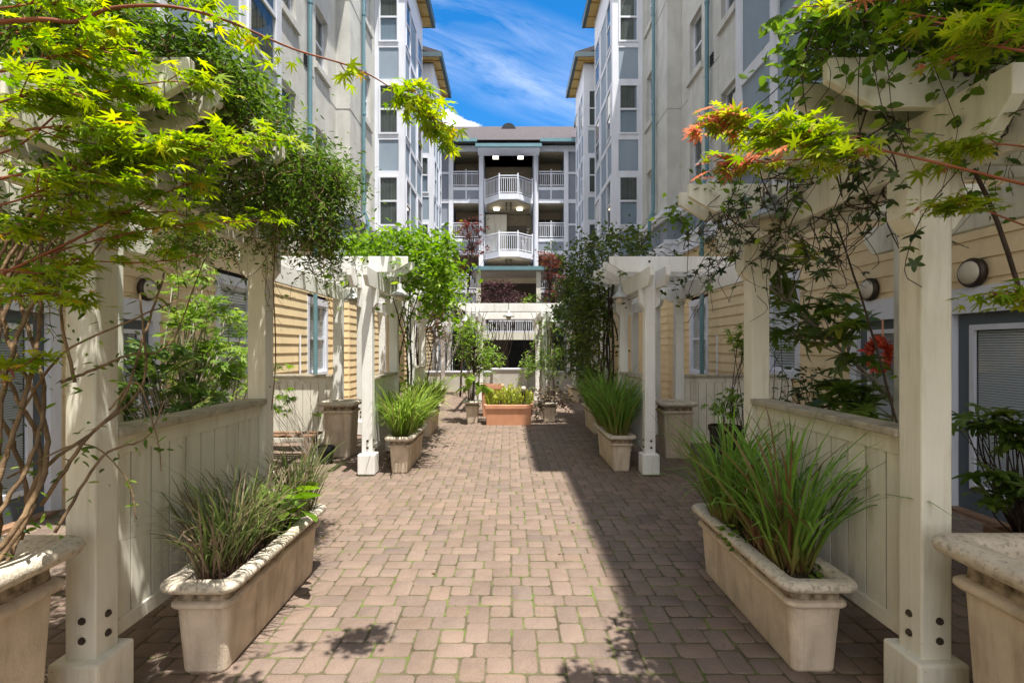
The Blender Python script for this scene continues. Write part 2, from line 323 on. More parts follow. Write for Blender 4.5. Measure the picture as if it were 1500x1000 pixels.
def tmpl_pinnate(pairs, w, ln):
    V = []; F = []; n = 0
    for i in range(pairs+1):
        x = 0.15 + 0.7*i/pairs
        for sgn in ((-1, 1) if i < pairs else (0,)):
            v, f = tmpl_simple(w); v = v*ln; a = sgn*R_(58); c, q = math.cos(a), math.sin(a)
            v = np.stack([v[:,0]*c-v[:,1]*q+x, v[:,0]*q+v[:,1]*c, v[:,2]-0.25*x*x], 1); V.append(v); F.append(f+n); n += len(v)
    return np.concatenate(V), np.concatenate(F)
T_LANCE = tmpl_lance(0.30); T_OVAL = tmpl_lance(0.52); T_MAPLE = tmpl_maple(); T_SMALL = tmpl_simple(0.5)
T_WHORL = tmpl_whorl(7, 0.34); T_TRI = tmpl_whorl(3, 0.55, 0.05, 0.2, 220); T_FIVE = tmpl_whorl(5, 0.5, 0.1, 0.3); T_PIN = tmpl_pinnate(3, 0.42, 0.42)
def np_mesh(name, V, F, col, m, parent=None, smooth=False):
    off = wloc(parent) if parent else Vector((0, 0, 0)); V = np.asarray(V, np.float32) - np.array(off, np.float32)
    me = bpy.data.meshes.new(name); k = F.shape[1]
    me.vertices.add(len(V)); me.vertices.foreach_set('co', V.ravel())
    me.loops.add(F.size); me.loops.foreach_set('vertex_index', F.astype(np.int32).ravel())
    me.polygons.add(len(F)); me.polygons.foreach_set('loop_start', np.arange(0, F.size, k, dtype=np.int32))
    try: me.polygons.foreach_set('loop_total', np.full(len(F), k, np.int32))
    except Exception: pass
    if smooth: me.polygons.foreach_set('use_smooth', np.ones(len(F), bool))
    me.update(calc_edges=True)
    if col is not None:
        at = me.attributes.new('Col', 'FLOAT_COLOR', 'POINT'); c = np.ones((len(V), 4), np.float32); c[:, :col.shape[1]] = col; at.data.foreach_set('color', c.ravel())
    me.materials.append(m); o = bpy.data.objects.new(name, me); COL.objects.link(o); o.parent = parent
    return o
def foliage(name, m, parent, pos, ax, nm, size, tmpl, rnd):
    tv, tf = tmpl; n = len(pos); ax = nrm(ax); nm = nrm(nm - ax*np.sum(nm*ax, 1, keepdims=True)); bi = np.cross(nm, ax)
    size = np.broadcast_to(size, (n,))
    V = pos[:, None, :] + size[:, None, None]*(tv[None, :, 0:1]*ax[:, None] + tv[None, :, 1:2]*bi[:, None] + tv[None, :, 2:3]*nm[:, None])
    F = (tf[None] + (np.arange(n)*len(tv))[:, None, None]).reshape(-1, 3)
    c = np.repeat(np.stack([rnd, rng.random(n)], 1), len(tv), 0)
    return np_mesh(name, V.reshape(-1, 3), F, c, m, parent)
def rand_orient(n, droop=0.25, tilt=0.55):
    a = rng.uniform(0, 2*math.pi, n); ax = np.stack([np.cos(a), np.sin(a), rng.normal(-droop, 0.3, n)], 1)
    return ax, np.array((0, 0, 1.0)) + rng.normal(0, tilt, (n, 3))
def ell_points(ells, K, shell=0.5):
    vol = np.array([e[1][0]*e[1][1]*e[1][2] for e in ells])**0.75; ix = rng.choice(len(ells), K, p=vol/vol.sum())
    d = nrm(rng.normal(size=(K, 3))); r = rng.random(K)**(1/3*(1-shell)+1e-3)
    return np.array([ells[i][0] for i in ix]) + d*r[:, None]*np.array([ells[i][1] for i in ix])
def clumpy(ells, K, per, spread, shell=0.5):
    c = ell_points(ells, K, shell); tone = rng.random(K)
    per = rng.integers(max(1, per//2), int(per*1.5)+1, K)
    pos = np.repeat(c, per, 0) + rng.normal(0, 1, (per.sum(), 3))*np.array((spread, spread, spread*0.6))
    return c, pos, np.clip(np.repeat(tone, per)*0.6 + rng.random(per.sum())*0.4, 0, 1)
def curve(pts, n=14):
    """A smooth run through control points (Catmull-Rom)."""
    p = np.asarray(pts, float)
    if len(p) == 2: return p[0] + (p[1]-p[0])*np.linspace(0, 1, n)[:, None]
    q = np.vstack([2*p[0]-p[1], p, 2*p[-1]-p[-2]]); out = []
    for i in range(len(p)-1):
        t = np.linspace(0, 1, n, endpoint=(i == len(p)-2))[:, None]; a, b, c, d = q[i], q[i+1], q[i+2], q[i+3]
        out.append(0.5*((2*b) + (-a+c)*t + (2*a-5*b+4*c-d)*t*t + (-a+3*b-3*c+d)*t**3))
    return np.vstack(out)
def wander(p0, p1, amp, k=5, n=6, sag=0.0):
    t = np.linspace(0, 1, k)[:, None]; p = np.asarray(p0)*(1-t) + np.asarray(p1)*t
    w = rng.normal(0, amp, (k, 3)); w[0] = 0; w[-1] *= 0.3; p = p + w; p[:, 2] -= sag*4*(t*(1-t))[:, 0]
    return curve(p, n)
def along(path, n):
    t = np.sort(rng.random(n))*(len(path)-1); i = np.minimum(t.astype(int), len(path)-2); f = (t-i)[:, None]
    return path[i]*(1-f) + path[i+1]*f, nrm(path[i+1]-path[i])
def taper(n, r0, r1): return np.linspace(r0, r1, n)
def plant(name, label, cat, base, ells, K, per, spread, size, tmpl, lm, bm, stem_r=0.02, nstem=None, group=None, droop=0.25, tilt=0.55, shell=0.5, trunk_name='stem', spine=None, szv=0.3, twig_every=1):
    """Stems run from the base to the middle of each leaf clump; the leaves sit round their ends."""
    t = thing(name, label, cat, tuple(base), group); base = np.asarray(base, float)
    c, pos, rnd = clumpy(ells, K, per, spread, shell); b = MB()
    sp = curve(spine, 8) if spine is not None else None
    if sp is not None: b.tube(sp, taper(len(sp), stem_r, stem_r*0.45), 7)
    for j, q in enumerate(c[::twig_every]):
        if sp is not None:
            d = np.linalg.norm(sp - q, axis=1) + 0.6*np.maximum(sp[:, 2]-q[2], 0); st = sp[max(0, int(np.argmin(d))-3)]; r0 = stem_r*0.35
        else:
            st = base + np.array((rng.normal(0, stem_r*1.5), rng.normal(0, stem_r*1.5), 0)); r0 = stem_r*0.6
        mid = (st+q)/2 + rng.normal(0, 0.07*np.linalg.norm(q-st), 3)
        w = curve([st, mid, q], 6); b.tube(w, taper(len(w), r0, max(r0*0.3, 0.0015)), 5)
    b.build(trunk_name, bm, t, smooth=True)
    ax, nm_ = rand_orient(len(pos), droop, tilt); outw = nrm(pos - np.mean(c, 0)); ax = ax + 0.7*outw*np.array((1, 1, 0.3))
    foliage('foliage', lm, t, pos, ax, nm_, size*(1+rng.uniform(-szv, szv, len(pos))), tmpl, rnd)
    return t
def grass(name, label, loc, r, h, n, m, lean=0.55, width=0.008, dead=0.12, group=None, rx=None, cat='grass clump', seg=7, kink=0.5):
    loc = np.asarray(loc, float); rx = rx or r
    a = rng.uniform(0, 2*math.pi, n); q = np.sqrt(rng.random(n)); base = np.stack([q*rx*np.cos(a), q*r*np.sin(a), np.zeros(n)], 1)
    az = a + rng.normal(0, 1.0, n); L = h*rng.uniform(0.55, 1.15, n); th0 = np.abs(rng.normal(0.12, 0.12, n)) + 0.25*q*lean; bend = rng.uniform(0.25, 1.5, n)*lean*1.5
    t = np.linspace(0, 1, seg)
    th = th0[:, None] + bend[:, None]*t[None]**1.8
    ds = (L/(seg-1))[:, None]; rr = np.concatenate([np.zeros((n, 1)), np.cumsum(np.sin(th[:, :-1])*ds, 1)], 1); zz = np.concatenate([np.zeros((n, 1)), np.cumsum(np.cos(th[:, :-1])*ds, 1)], 1)
    cx = base[:, 0:1] + rr*np.cos(az)[:, None]; cy = base[:, 1:2] + rr*np.sin(az)[:, None]; cen = np.stack([cx, cy, zz], 2)
    fa = az + math.pi/2 + rng.normal(0, 0.5, n); side = np.stack([np.cos(fa), np.sin(fa), np.zeros(n)], 1)[:, None]
    w = width*rng.uniform(0.5, 1.2, n)[:, None]*np.array([0.7, 0.95, 1, 0.95, 0.8, 0.5, 0.05] if seg == 7 else np.linspace(1, 0.05, seg))[None]
    V = np.stack([cen - side*w[:, :, None]/2, cen + side*w[:, :, None]/2], 2).reshape(-1, 3) + loc
    i0 = (np.arange(n)*seg*2)[:, None] + (np.arange(seg-1)*2)[None]; i0 = i0.ravel()
    F = np.stack([i0, i0+1, i0+3, i0+2], 1)
    dd = (rng.random(n) < dead)*rng.uniform(0.5, 1.0, n)
    c = np.stack([np.repeat(rng.random(n), seg*2), np.tile(np.repeat(t, 2), n), np.repeat(dd, seg*2)], 1)
    o = np_mesh(name, V, F, c, m)
    o.data.transform(__import__('mathutils').Matrix.Translation(-Vector(loc))); o.location = tuple(loc)
    return tag(o, label, cat, group)

# ---------------------------------------------------------------- ground
tag(MB().box(-150, 150, -150, 150, -1.0, -0.06).build('ground', EARTH), kind='structure')
tag(MB().box(-5.0, 5.0, -9, 30, -0.05, -0.0045).build('joint_bed', BED), kind='structure')
def pavers():
    u = 0.1425; g = 0.0075; x0 = 0.02; d0 = 2.679 - 3*u*12
    V = []; F = []; C = []; rects = []
    for r in range(-12, 170):
        y = 2.679 + (r)*u
        if y > 29: break
        k = r % 4
        for c in range(-34, 35):
            x = x0 + c*u; m = c % 4
            # stacks of two upright pavers over three courses, pairs of flat ones between, squares at their ends
            if m == 0 and k == 0: rects += [(x, y, u, 1.5*u), (x, y+1.5*u, u, 1.5*u)]
            if m == 2 and k == 2: rects += [(x, y, u, 1.5*u), (x, y+1.5*u, u, 1.5*u)]
            if m == 1 and k == 1: rects += [(x, y, 1.5*u, u), (x+1.5*u, y, 1.5*u, u)]
            if m == 3 and k == 3: rects += [(x, y, 1.5*u, u), (x+1.5*u, y, 1.5*u, u)]
            if m in (1, 3) and k in (0, 2): rects.append((x, y, u, u))
    A = np.array([q for q in rects if abs(q[0]) < 4.75 and q[1] > 0.6]); n = len(A)
    A[:, :2] += rng.normal(0, 0.0022, (n, 2)); gj = g*rng.uniform(0.5, 1.5, n)
    x0_, y0_, x1, y1 = A[:, 0]+gj/2, A[:, 1]+gj/2, A[:, 0]+A[:, 2]-gj/2, A[:, 1]+A[:, 3]-gj/2
    zc = rng.normal(0, 0.0011, n); tx = rng.normal(0, 0.006, n); ty = rng.normal(0, 0.006, n)
    rings = []
    for ins, z, cr in ((0.0, -0.007, 0.016), (0.0035, -0.0022, 0.016), (0.010, 0.0, 0.013)):
        cr = cr*rng.uniform(0.6, 1.3, (n, 4)); a, b, c, d = x0_+ins, y0_+ins, x1-ins, y1-ins; z = np.full(n, z)
        pts = [(a+cr[:,0], b), (c-cr[:,1], b), (c, b+cr[:,1]), (c, d-cr[:,2]), (c-cr[:,2], d), (a+cr[:,3], d), (a, d-cr[:,3]), (a, b+cr[:,0])]
        for px, py in pts: rings.append(np.stack([px, py, z+zc+tx*(px-(x0_+x1)/2)+ty*(py-(y0_+y1)/2)], 1))
    V = np.stack(rings, 1)                                           # n, 24, 3
    f = []
    for k in (0, 8):
        for j in range(8): f.append((k+j, k+(j+1) % 8, k+8+(j+1) % 8, k+8+j))
    f += [(16, 17, 18, 19), (16, 19, 20, 23), (20, 21, 22, 23)]
    F = (np.array(f)[None] + (np.arange(n)*24)[:, None, None]).reshape(-1, 4)
    c = np.repeat(np.stack([np.clip(rng.normal(0.54, 0.115, n), 0, 1), rng.random(n)], 1), 24, 0)
    return np_mesh('patio_paving', V.reshape(-1, 3), F, c, PAVER)
tag(pavers(), kind='structure')
# moss and seedlings that have come up between the pavers
def joint_weeds():
    n = 5200; u = 0.1425
    y = 1.9 + 12*rng.random(n)**1.6; x = rng.uniform(-3.2, 3.2, n)
    gx = 0.02 + np.round((x-0.02)/u)*u; gy = 2.679 + np.round((y-2.679)/u)*u
    on = rng.random(n) < 0.5; x = np.where(on, gx, x); y = np.where(on, y, gy)
    keep = (np.sin(x*2.1+1)+np.sin(y*1.7+x)) > rng.normal(0.2, 0.7, n); x = x[keep]; y = y[keep]; n = len(x)
    k = 4; pos = np.repeat(np.stack([x, y, np.full(n, -0.003)], 1), k, 0) + rng.normal(0, 0.004, (n*k, 3))*np.array((1, 1, 0.2))
    ax, nm_ = rand_orient(n*k, -0.35, 0.5)
    return foliage('joint_moss', leaf_mat('moss', (0.09, 0.15, 0.015), (0.20, 0.29, 0.035), trans=0.2), None, pos, ax, nm_, 0.005+0.013*rng.random(n*k)**2.5, T_SMALL, rng.random(n*k))
tag(joint_weeds(), kind='stuff')
# ---------------------------------------------------------------- the two wings and the far building
SILLS = (5.65, 8.62, 11.6); WH = 1.62
def sash_window(par, sx, X, ya, yb, z0, z1, curtain=True, side='x', seed=0, blind=False):
    """A white sash window lying on a wall; side 'x' faces the courtyard (towards x = 0), 'y' faces the camera (towards -y)."""
    def bx(mb, a0, a1, p0, p1, q0, q1):            # p along the wall, q up, a out of the wall
        if side == 'x': mb.box(sx*(X-a0), sx*(X-a1), p0, p1, q0, q1)
        else: mb.box(p0, p1, X-a0, X-a1, q0, q1)
    fr = MB(); w = 0.055
    bx(fr, 0.002, 0.06, ya, ya+w, z0, z1); bx(fr, 0.002, 0.06, yb-w, yb, z0, z1)
    bx(fr, 0.002, 0.06, ya+w, yb-w, z0, z0+w); bx(fr, 0.002, 0.06, ya+w, yb-w, z1-w, z1)
    zm = (z0+z1)/2; bx(fr, 0.002, 0.052, ya+w, yb-w, zm-0.03, zm+0.03)
    f = fr.build('window', WHITE, par)
    g = MB(); bx(g, 0.026, 0.030, ya+w, yb-w, z0+w, zm-0.03); bx(g, 0.034, 0.038, ya+w, yb-w, zm+0.03, z1-w); g.build('pane', GLASS, f)
    if blind:
        b = MB(); k = int((z1-z0)/0.05)
        for i in range(k):
            z = z0+w+(i+0.3)*(z1-z0-2*w)/k; bx(b, 0.006, 0.012, ya+w, yb-w, z, z+0.036)
        b.build('blind', BLIND, f)
    elif curtain:
        r = random.Random(seed); b = MB(); n = 9; ca, cb = ya+w, yb-w
        drop = z0 + w + (0 if r.random() < 0.6 else (z1-z0)*r.uniform(0.25, 0.5)); 
        if r.random() < 0.45: cb = ca + (cb-ca)*r.uniform(0.55, 0.9)
        for i in range(n):
            p0 = ca+(cb-ca)*i/n; p1 = ca+(cb-ca)*(i+0.93)/n; a = 0.006+0.008*(i % 2); bx(b, a, a+0.006, p0, p1, drop, z1-w)
        b.build('curtain', CURT, f)
    return f
def downpipe(par, sx, X, y, z0, z1, jog=True):
    m = MB(); x = sx*(X-0.09)
    if jog: pts = [(x, y, z1), (x, y, z0+5.5-z0+0.25), (x-sx*0.12, y, 5.42), (x-sx*0.12, y, z0)]
    else: pts = [(x, y, z1), (x, y, z0)]
    m.tube(pts, 0.05, 10)
    for z in np.arange(z0+1, z1, 2.9): m.tube([(x-(sx*0.12 if jog and z < 5.4 else 0), y, z), (x-(sx*0.12 if jog and z < 5.4 else 0), y, z+0.05)], 0.062, 10)
    m.build('downpipe', TEAL, par, smooth=False)
def bay(par, sx, y0, y1, cols, zb=4.3, zt=14.4, Xb=3.39, Xw=4.34):
    b = MB().box(sx*Xb, sx*(Xw+0.3), y0, y1, zb, zt).build('bay', BLUE, par)
    tr = MB(); o = 0.028
    def fx(ya, yb, za, zc, a=o): tr.box(sx*(Xb-a), sx*Xb, ya, yb, za, zc)          # on the courtyard face
    def fy(xa, xb, za, zc, a=o): tr.box(sx*xa, sx*xb, y0-a, y0, za, zc)            # on the face towards the camera
    ys = sorted({q for c in cols for q in c[:2]})
    zr = [(zb, zb+0.22)]
    for s in SILLS: zr += [(s-0.17, s), (s+WH, s+WH+0.17)]
    zr[-1] = (zr[-1][0], zt)
    tr.box(sx*(Xb-o-0.004), sx*(Xb+0.17), y0-o-0.004, y0+0.14, zb, zt)             # corner posts
    tr.box(sx*(Xb-o-0.004), sx*(Xb+0.12), y1-0.14, y1+o, zb, zt)
    tr.box(sx*(Xw-0.14), sx*(Xw-0.002), y0-o, y0, zb, zt)
    mul = []
    for q in ys[1:-1]: mul.append((q-0.07, q+0.07)); fx(q-0.07, q+0.07, zb, zt, o+0.002)
    edges = [y0+0.14] + [v for mm in mul for v in mm] + [y1-0.14]
    for i in range(0, len(edges), 2):
        for za, zc in zr: fx(edges[i], edges[i+1], za, zc)
    for za, zc in zr: fy(Xb+0.17, Xw-0.14, za, zc)
    tr.build('trim', WHITE, b)
    for k, s in enumerate(SILLS):
        for i in range(0, len(edges), 2):
            if cols[i//2][2] == 'w': sash_window(par, sx, Xb, edges[i], edges[i+1], s, s+WH, seed=k*7+i+int(y0*3))
        a, c = Xb+0.17, Xw-0.14
        sash_window(par, sx, y0, min(sx*a, sx*c), max(sx*a, sx*c), s, s+WH, side='y', seed=k*5+int(y0)+3*sx)
def lap_siding(par, sx, X, ya, yb, z0, z1, holes):
    m = MB(); h = 0.2; n = int(round((z1-z0)/h))
    for k in range(n):
        a, b = z0+k*h, z0+(k+1)*h; spans = [(ya, yb)]
        for (p, q, za, zb) in holes:
            if za < b-1e-4 and zb > a+1e-4:
                new = []
                for s, e in spans:
                    if q <= s or p >= e: new.append((s, e)); continue
                    if p > s: new.append((s, p))
                    if q < e: new.append((q, e))
                spans = new
        for s, e in spans:
            m.prism([(sx*(X+0.02), s, a), (sx*(X-0.022), s, a), (sx*(X-0.004), s, b), (sx*(X+0.02), s, b)], (0, e-s, 0))
    return m.build('siding', SIDING, par)
def stucco_skin(mb, sx, X, t, ya, yb, z0, z1, holes):
    ys = sorted({ya, yb} | {v for h in holes for v in h[:2]}); zs = sorted({z0, z1} | {v for h in holes for v in h[2:]})
    for i in range(len(ys)-1):
        run = None
        for j in range(len(zs)-1):
            c = ((ys[i]+ys[i+1])/2, (zs[j]+zs[j+1])/2); open_ = any(h[0] < c[0] < h[1] and h[2] < c[1] < h[3] for h in holes)
            if open_:
                if run is not None: mb.box(sx*X, sx*(X+t), ys[i], ys[i+1], run, zs[j]); run = None
            elif run is None: run = zs[j]
        if run is not None: mb.box(sx*X, sx*(X+t), ys[i], ys[i+1], run, z1)
def door(par, sx, X, ya, yb, glass_label=None):
    z1 = 2.06; m = MB()
    t = 0.13
    m.box(sx*(X-0.035), sx*(X+0.06), ya-t, ya, 0.02, z1); m.box(sx*(X-0.035), sx*(X+0.06), yb, yb+t, 0.02, z1); m.box(sx*(X-0.045), sx*(X+0.06), ya-t, yb+t, z1, z1+0.26)
    d = MB(); xo = X+0.03; fw = 0.16
    d.box(sx*xo, sx*(xo+0.045), ya+0.004, ya+fw, 0.03, z1-0.004); d.box(sx*xo, sx*(xo+0.045), yb-fw, yb-0.004, 0.03, z1-0.004)
    d.box(sx*xo, sx*(xo+0.045), ya+fw, yb-fw, 0.03, 0.28); d.box(sx*xo, sx*(xo+0.045), ya+fw, yb-fw, z1-0.14, z1-0.004)
    dd = d.build('door', DOOR, par); m.build('door_frame', WHITE, dd)
    f = MB(); x2 = xo-0.012; a, b, c, e = ya+fw, yb-fw, 0.28, z1-0.14
    f.box(sx*x2, sx*(xo+0.02), a-0.02, a+0.035, c-0.02, e+0.02); f.box(sx*x2, sx*(xo+0.02), b-0.035, b+0.02, c-0.02, e+0.02)
    f.box(sx*x2, sx*(xo+0.02), a+0.035, b-0.035, c-0.02, c+0.035); f.box(sx*x2, sx*(xo+0.02), a+0.035, b-0.035, e-0.035, e+0.02)
    f.build('glazing_bead', WHITE, dd)
    MB().box(sx*(xo+0.010), sx*(xo+0.014), a+0.035, b-0.035, c+0.035, e-0.035).build('pane', GLASS, dd)
    bl = MB(); n = 62
    for i in range(n):
        z = c+0.04+(e-c-0.08)*i/n
        bl.prism([(sx*(xo+0.024), a+0.04, z), (sx*(xo+0.026), a+0.04, z), (sx*(xo+0.040), a+0.04, z+0.0195), (sx*(xo+0.038), a+0.04, z+0.0195)], (0, b-a-0.08, 0))
    bl.build('blind', BLIND, dd)
    MB().lathe((sx*(xo-0.01), ya+0.07 if True else yb, 1.0), [(0.012, 0.0), (0.03, -0.01), (0.03, -0.035), (0.01, -0.05)] if sx > 0 else [(0.012, 0.0), (0.03, 0.01), (0.03, 0.035), (0.01, 0.05)], 12, 'x').build('handle', BRONZE, dd)
    MB().box(sx*(X-0.10), sx*(X+0.08), ya-0.02, yb+0.02, 0.0, 0.035).build('threshold', WOOD, dd)
def house_window(par, sx, X, ya, yb, z0, z1, blind=True):
    m = MB(); t = 0.12
    m.box(sx*(X-0.035), sx*(X+0.05), ya-t, ya, z0-0.12, z1); m.box(sx*(X-0.035), sx*(X+0.05), yb, yb+t, z0-0.12, z1)
    m.box(sx*(X-0.040), sx*(X+0.05), ya-t, yb+t, z1, z1+0.16); m.box(sx*(X-0.06), sx*(X+0.05), ya, yb, z0-0.12, z0)
    f = sash_window(par, sx, X+0.06, ya, yb, z0, z1, blind=blind); m.build('casing', WHITE, f)
def wing(sx, label, bay0_cols):
    w = thing('apartment_wing', label, 'building', (sx*4.73, 8.0, 0), 'apartment wings along the courtyard')
    right = sx > 0
    doors = [(6.0, 6.92), (4.15, 5.42)] if right else [(5.85, 6.77), (3.95, 5.25)]
    wins = [(8.4, 9.25, 1.32, 2.80), (12.2, 13.2, 1.12, 2.76)] if right else [(8.35, 9.35, 0.92, 2.76), (12.1, 13.2, 1.12, 2.76)]
    holes = [(a-0.10, b+0.10, 0, 2.2) for a, b in doors] + [(a-0.09, b+0.09, z0-0.1, z1+0.1) for a, b, z0, z1 in wins]
    # masses behind the skins
    core = MB().box(sx*4.88, sx*11, -9, 14.12, 0, 14.45); core.box(sx*4.49, sx*11, 14.124, 30.5, 0, 14.452)
    core.build('wall', mat('inner_wall', (0.10, 0.095, 0.085), 0.9), w)
    lap_siding(w, sx, 4.73, -9, 14.0, 0.0, 4.2, holes); 
    lap_siding(w, sx, 4.36, 14.0, 29.4, 0.0, 4.2, [])
    lp = MB()
    for k in range(21): lp.prism([(sx*4.36, 14.0, k*0.2), (sx*4.36, 13.958, k*0.2), (sx*4.36, 13.976, k*0.2+0.2), (sx*4.36, 14.0, k*0.2+0.2)], (sx*0.40, 0, 0))
    lp.build('siding', SIDING, w)
    for a, b in doors: door(w, sx, 4.73, a, b)
    for a, b, z0, z1 in wins: house_window(w, sx, 4.73, a, b, z0, z1)
    bd = MB().box(sx*4.60, sx*4.90, -9, 13.88, 4.2, 4.60); bd.box(sx*4.24, sx*4.90, 13.88, 16.55, 4.201, 4.601); bd.box(sx*4.24, sx*4.6, 19.95, 29.3, 4.201, 4.601)
    bd.box(sx*4.56, sx*4.60, -9, 13.84, 4.52, 4.64); bd.box(sx*4.20, sx*4.60, 13.84, 13.88, 4.52, 4.641)
    bd.build('band_course', WHITE, w)
    sl = MB().box(sx*4.70, sx*4.9, -9, 13.99, 4.6, 5.2); sl.box(sx*4.32, sx*4.9, 13.99, 29.3, 4.602, 5.2); sl.build('panel', SLATE, w)
    for y in (12.9, 14.6, 10.9):
        vb = MB(); X = 4.70 if y < 14 else 4.32
        for i in range(5): vb.box(sx*(X-0.03), sx*X, y, y+0.32, 4.72+i*0.065, 4.72+i*0.065+0.045)
        vb.build('louvre_vent', BLUE, w)
    co = MB()
    for X0, ya, yb in ((4.70, -9, 13.99), (4.32, 13.99, 29.3)):
        e = 0.0 if X0 > 4.5 else 0.001
        co.box(sx*(X0-0.10), sx*4.92, ya-0.10*(X0 < 4.5), yb, 5.2+e, 5.31+e); co.box(sx*(X0-0.16), sx*4.92, ya-0.16*(X0 < 4.5), yb, 5.31+e, 5.44+e); co.box(sx*(X0-0.06), sx*4.92, ya-0.06*(X0 < 4.5), yb, 5.44+e, 5.50+e)
    co.build('cornice', WHITE, w)
    h1 = []; h2 = []
    for s in SILLS:
        h1 += [(12.5, 13.32, s+0.05, s+1.5), (10.62, 11.35, s+0.22, s+1.67)]; h2 += [(15.25, 16.05, s, s+1.5), (21.2, 22.0, s, s+1.5), (26.5, 27.3, s, s+1.5)]
    st = MB(); stucco_skin(st, sx, 4.71, 0.17, -9, 13.98, 5.5, 14.45, h1); stucco_skin(st, sx, 4.33, 0.16, 13.98, 29.3, 5.5, 14.452, h2)
    st.box(sx*4.345, sx*4.72, 13.97, 14.1, 5.501, 14.44)
    st.build('stucco_wall', STUCCO, w)
    jm = mat('joint_line', (0.36, 0.355, 0.33), 0.9)  # control joints, darker in tone than the stucco
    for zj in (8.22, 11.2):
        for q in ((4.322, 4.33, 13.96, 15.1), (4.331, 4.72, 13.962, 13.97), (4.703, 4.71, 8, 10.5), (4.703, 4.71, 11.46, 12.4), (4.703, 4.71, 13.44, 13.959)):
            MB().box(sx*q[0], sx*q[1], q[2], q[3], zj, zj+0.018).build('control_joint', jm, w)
    for X, hs in ((4.88, h1), (4.49, h2)):
        for i, (a, b, z0, z1) in enumerate(hs):
            sash_window(w, sx, X-0.003, a, b, z0, z1, seed=i+11*sx)
    for X, hs in ((4.71, h1), (4.33, h2)):
        for a, b, z0, z1 in hs: MB().box(sx*(X-0.07), sx*(X+0.1), a-0.1, b+0.1, z0-0.16, z0-0.002).build('window_sill', STUCCO, w)
    for y, z in ((11.75, 8.25), (12.05, 7.35), (11.9, 11.2)):
        v2 = MB()
        for i in range(4): v2.box(sx*4.690, sx*4.71, y, y+0.2, z+i*0.07, z+i*0.07+0.04)
        v2.build('louvre_vent', DARK, w)
    bay(w, sx, 3.9, 7.55, bay0_cols, Xw=4.74)
    bay(w, sx, 16.6, 19.95, [(16.6, 17.55, 'w'), (17.55, 18.75, 'p'), (18.75, 19.95, 'w')])
    bay(w, sx, 22.9, 25.6, [(22.9, 23.8, 'w'), (23.8, 24.7, 'p'), (24.7, 25.6, 'w')])
    downpipe(w, sx, 4.70, 11.9, 0, 14.4); downpipe(w, sx, 4.32, 14.95, 4.6, 14.4)
    MB().tube([(sx*4.66, 11.45, 0), (sx*4.66, 11.45, 2.0)], 0.02, 8).build('conduit', WHITE, w)
    # eaves: the edge steps in and out over the bays
    edge = [(-9, 3.55, 3.51), (3.55, 7.9, 3.10), (7.9, 9.9, 4.08), (9.9, 16.2, 4.0 if sx < 0 else 4.48), (16.2, 20.4, 3.05), (20.4, 22.4, 3.9), (22.4, 26.1, 3.05), (26.1, 29.6, 3.9)]
    so = MB(); fa = MB(); rf = MB()
    for k, (a, b, X) in enumerate(edge):
        e = 0.0015*(k % 2)
        so.box(sx*X, sx*5.5, a, b, 14.46+e, 14.50+e); fa.box(sx*(X-0.13), sx*X, a-0.02, b+0.02, 14.44+e, 14.66+e)
        rf.prism([(sx*(X-0.14), a, 14.665+e), (sx*8.5, a, 16.4+e), (sx*8.5, a, 16.3+e), (sx*X, a, 14.505+e)], (0, b-a, 0))
        for ye in (a, b): fa.box(sx*X, sx*4.7, ye-0.02+e, ye+0.02+e, 14.45+e, 14.655+e)
    for a, b, X in edge:
        for y in np.arange(a+0.3, b-0.1, 0.8): so.box(sx*X, sx*4.7, y, y+0.06, 14.40, 14.458)
    r = rf.build('roof', ROOF, w); so.build('soffit', SOFFIT, r); fa.build('gutter', GUTTER, r)
    return w
wing(-1, 'stucco and yellow clapboard apartment wing standing along the left side of the patio', [(3.9, 5.0, 'p'), (5.0, 5.75, 'w'), (5.75, 6.5, 'p'), (6.5, 7.55, 'w')])
wing(1, 'stucco and yellow clapboard apartment wing standing along the right side of the patio', [(3.9, 4.6, 'w'), (4.6, 5.4, 'p'), (5.4, 6.52, 'w'), (6.52, 7.55, 'p')])

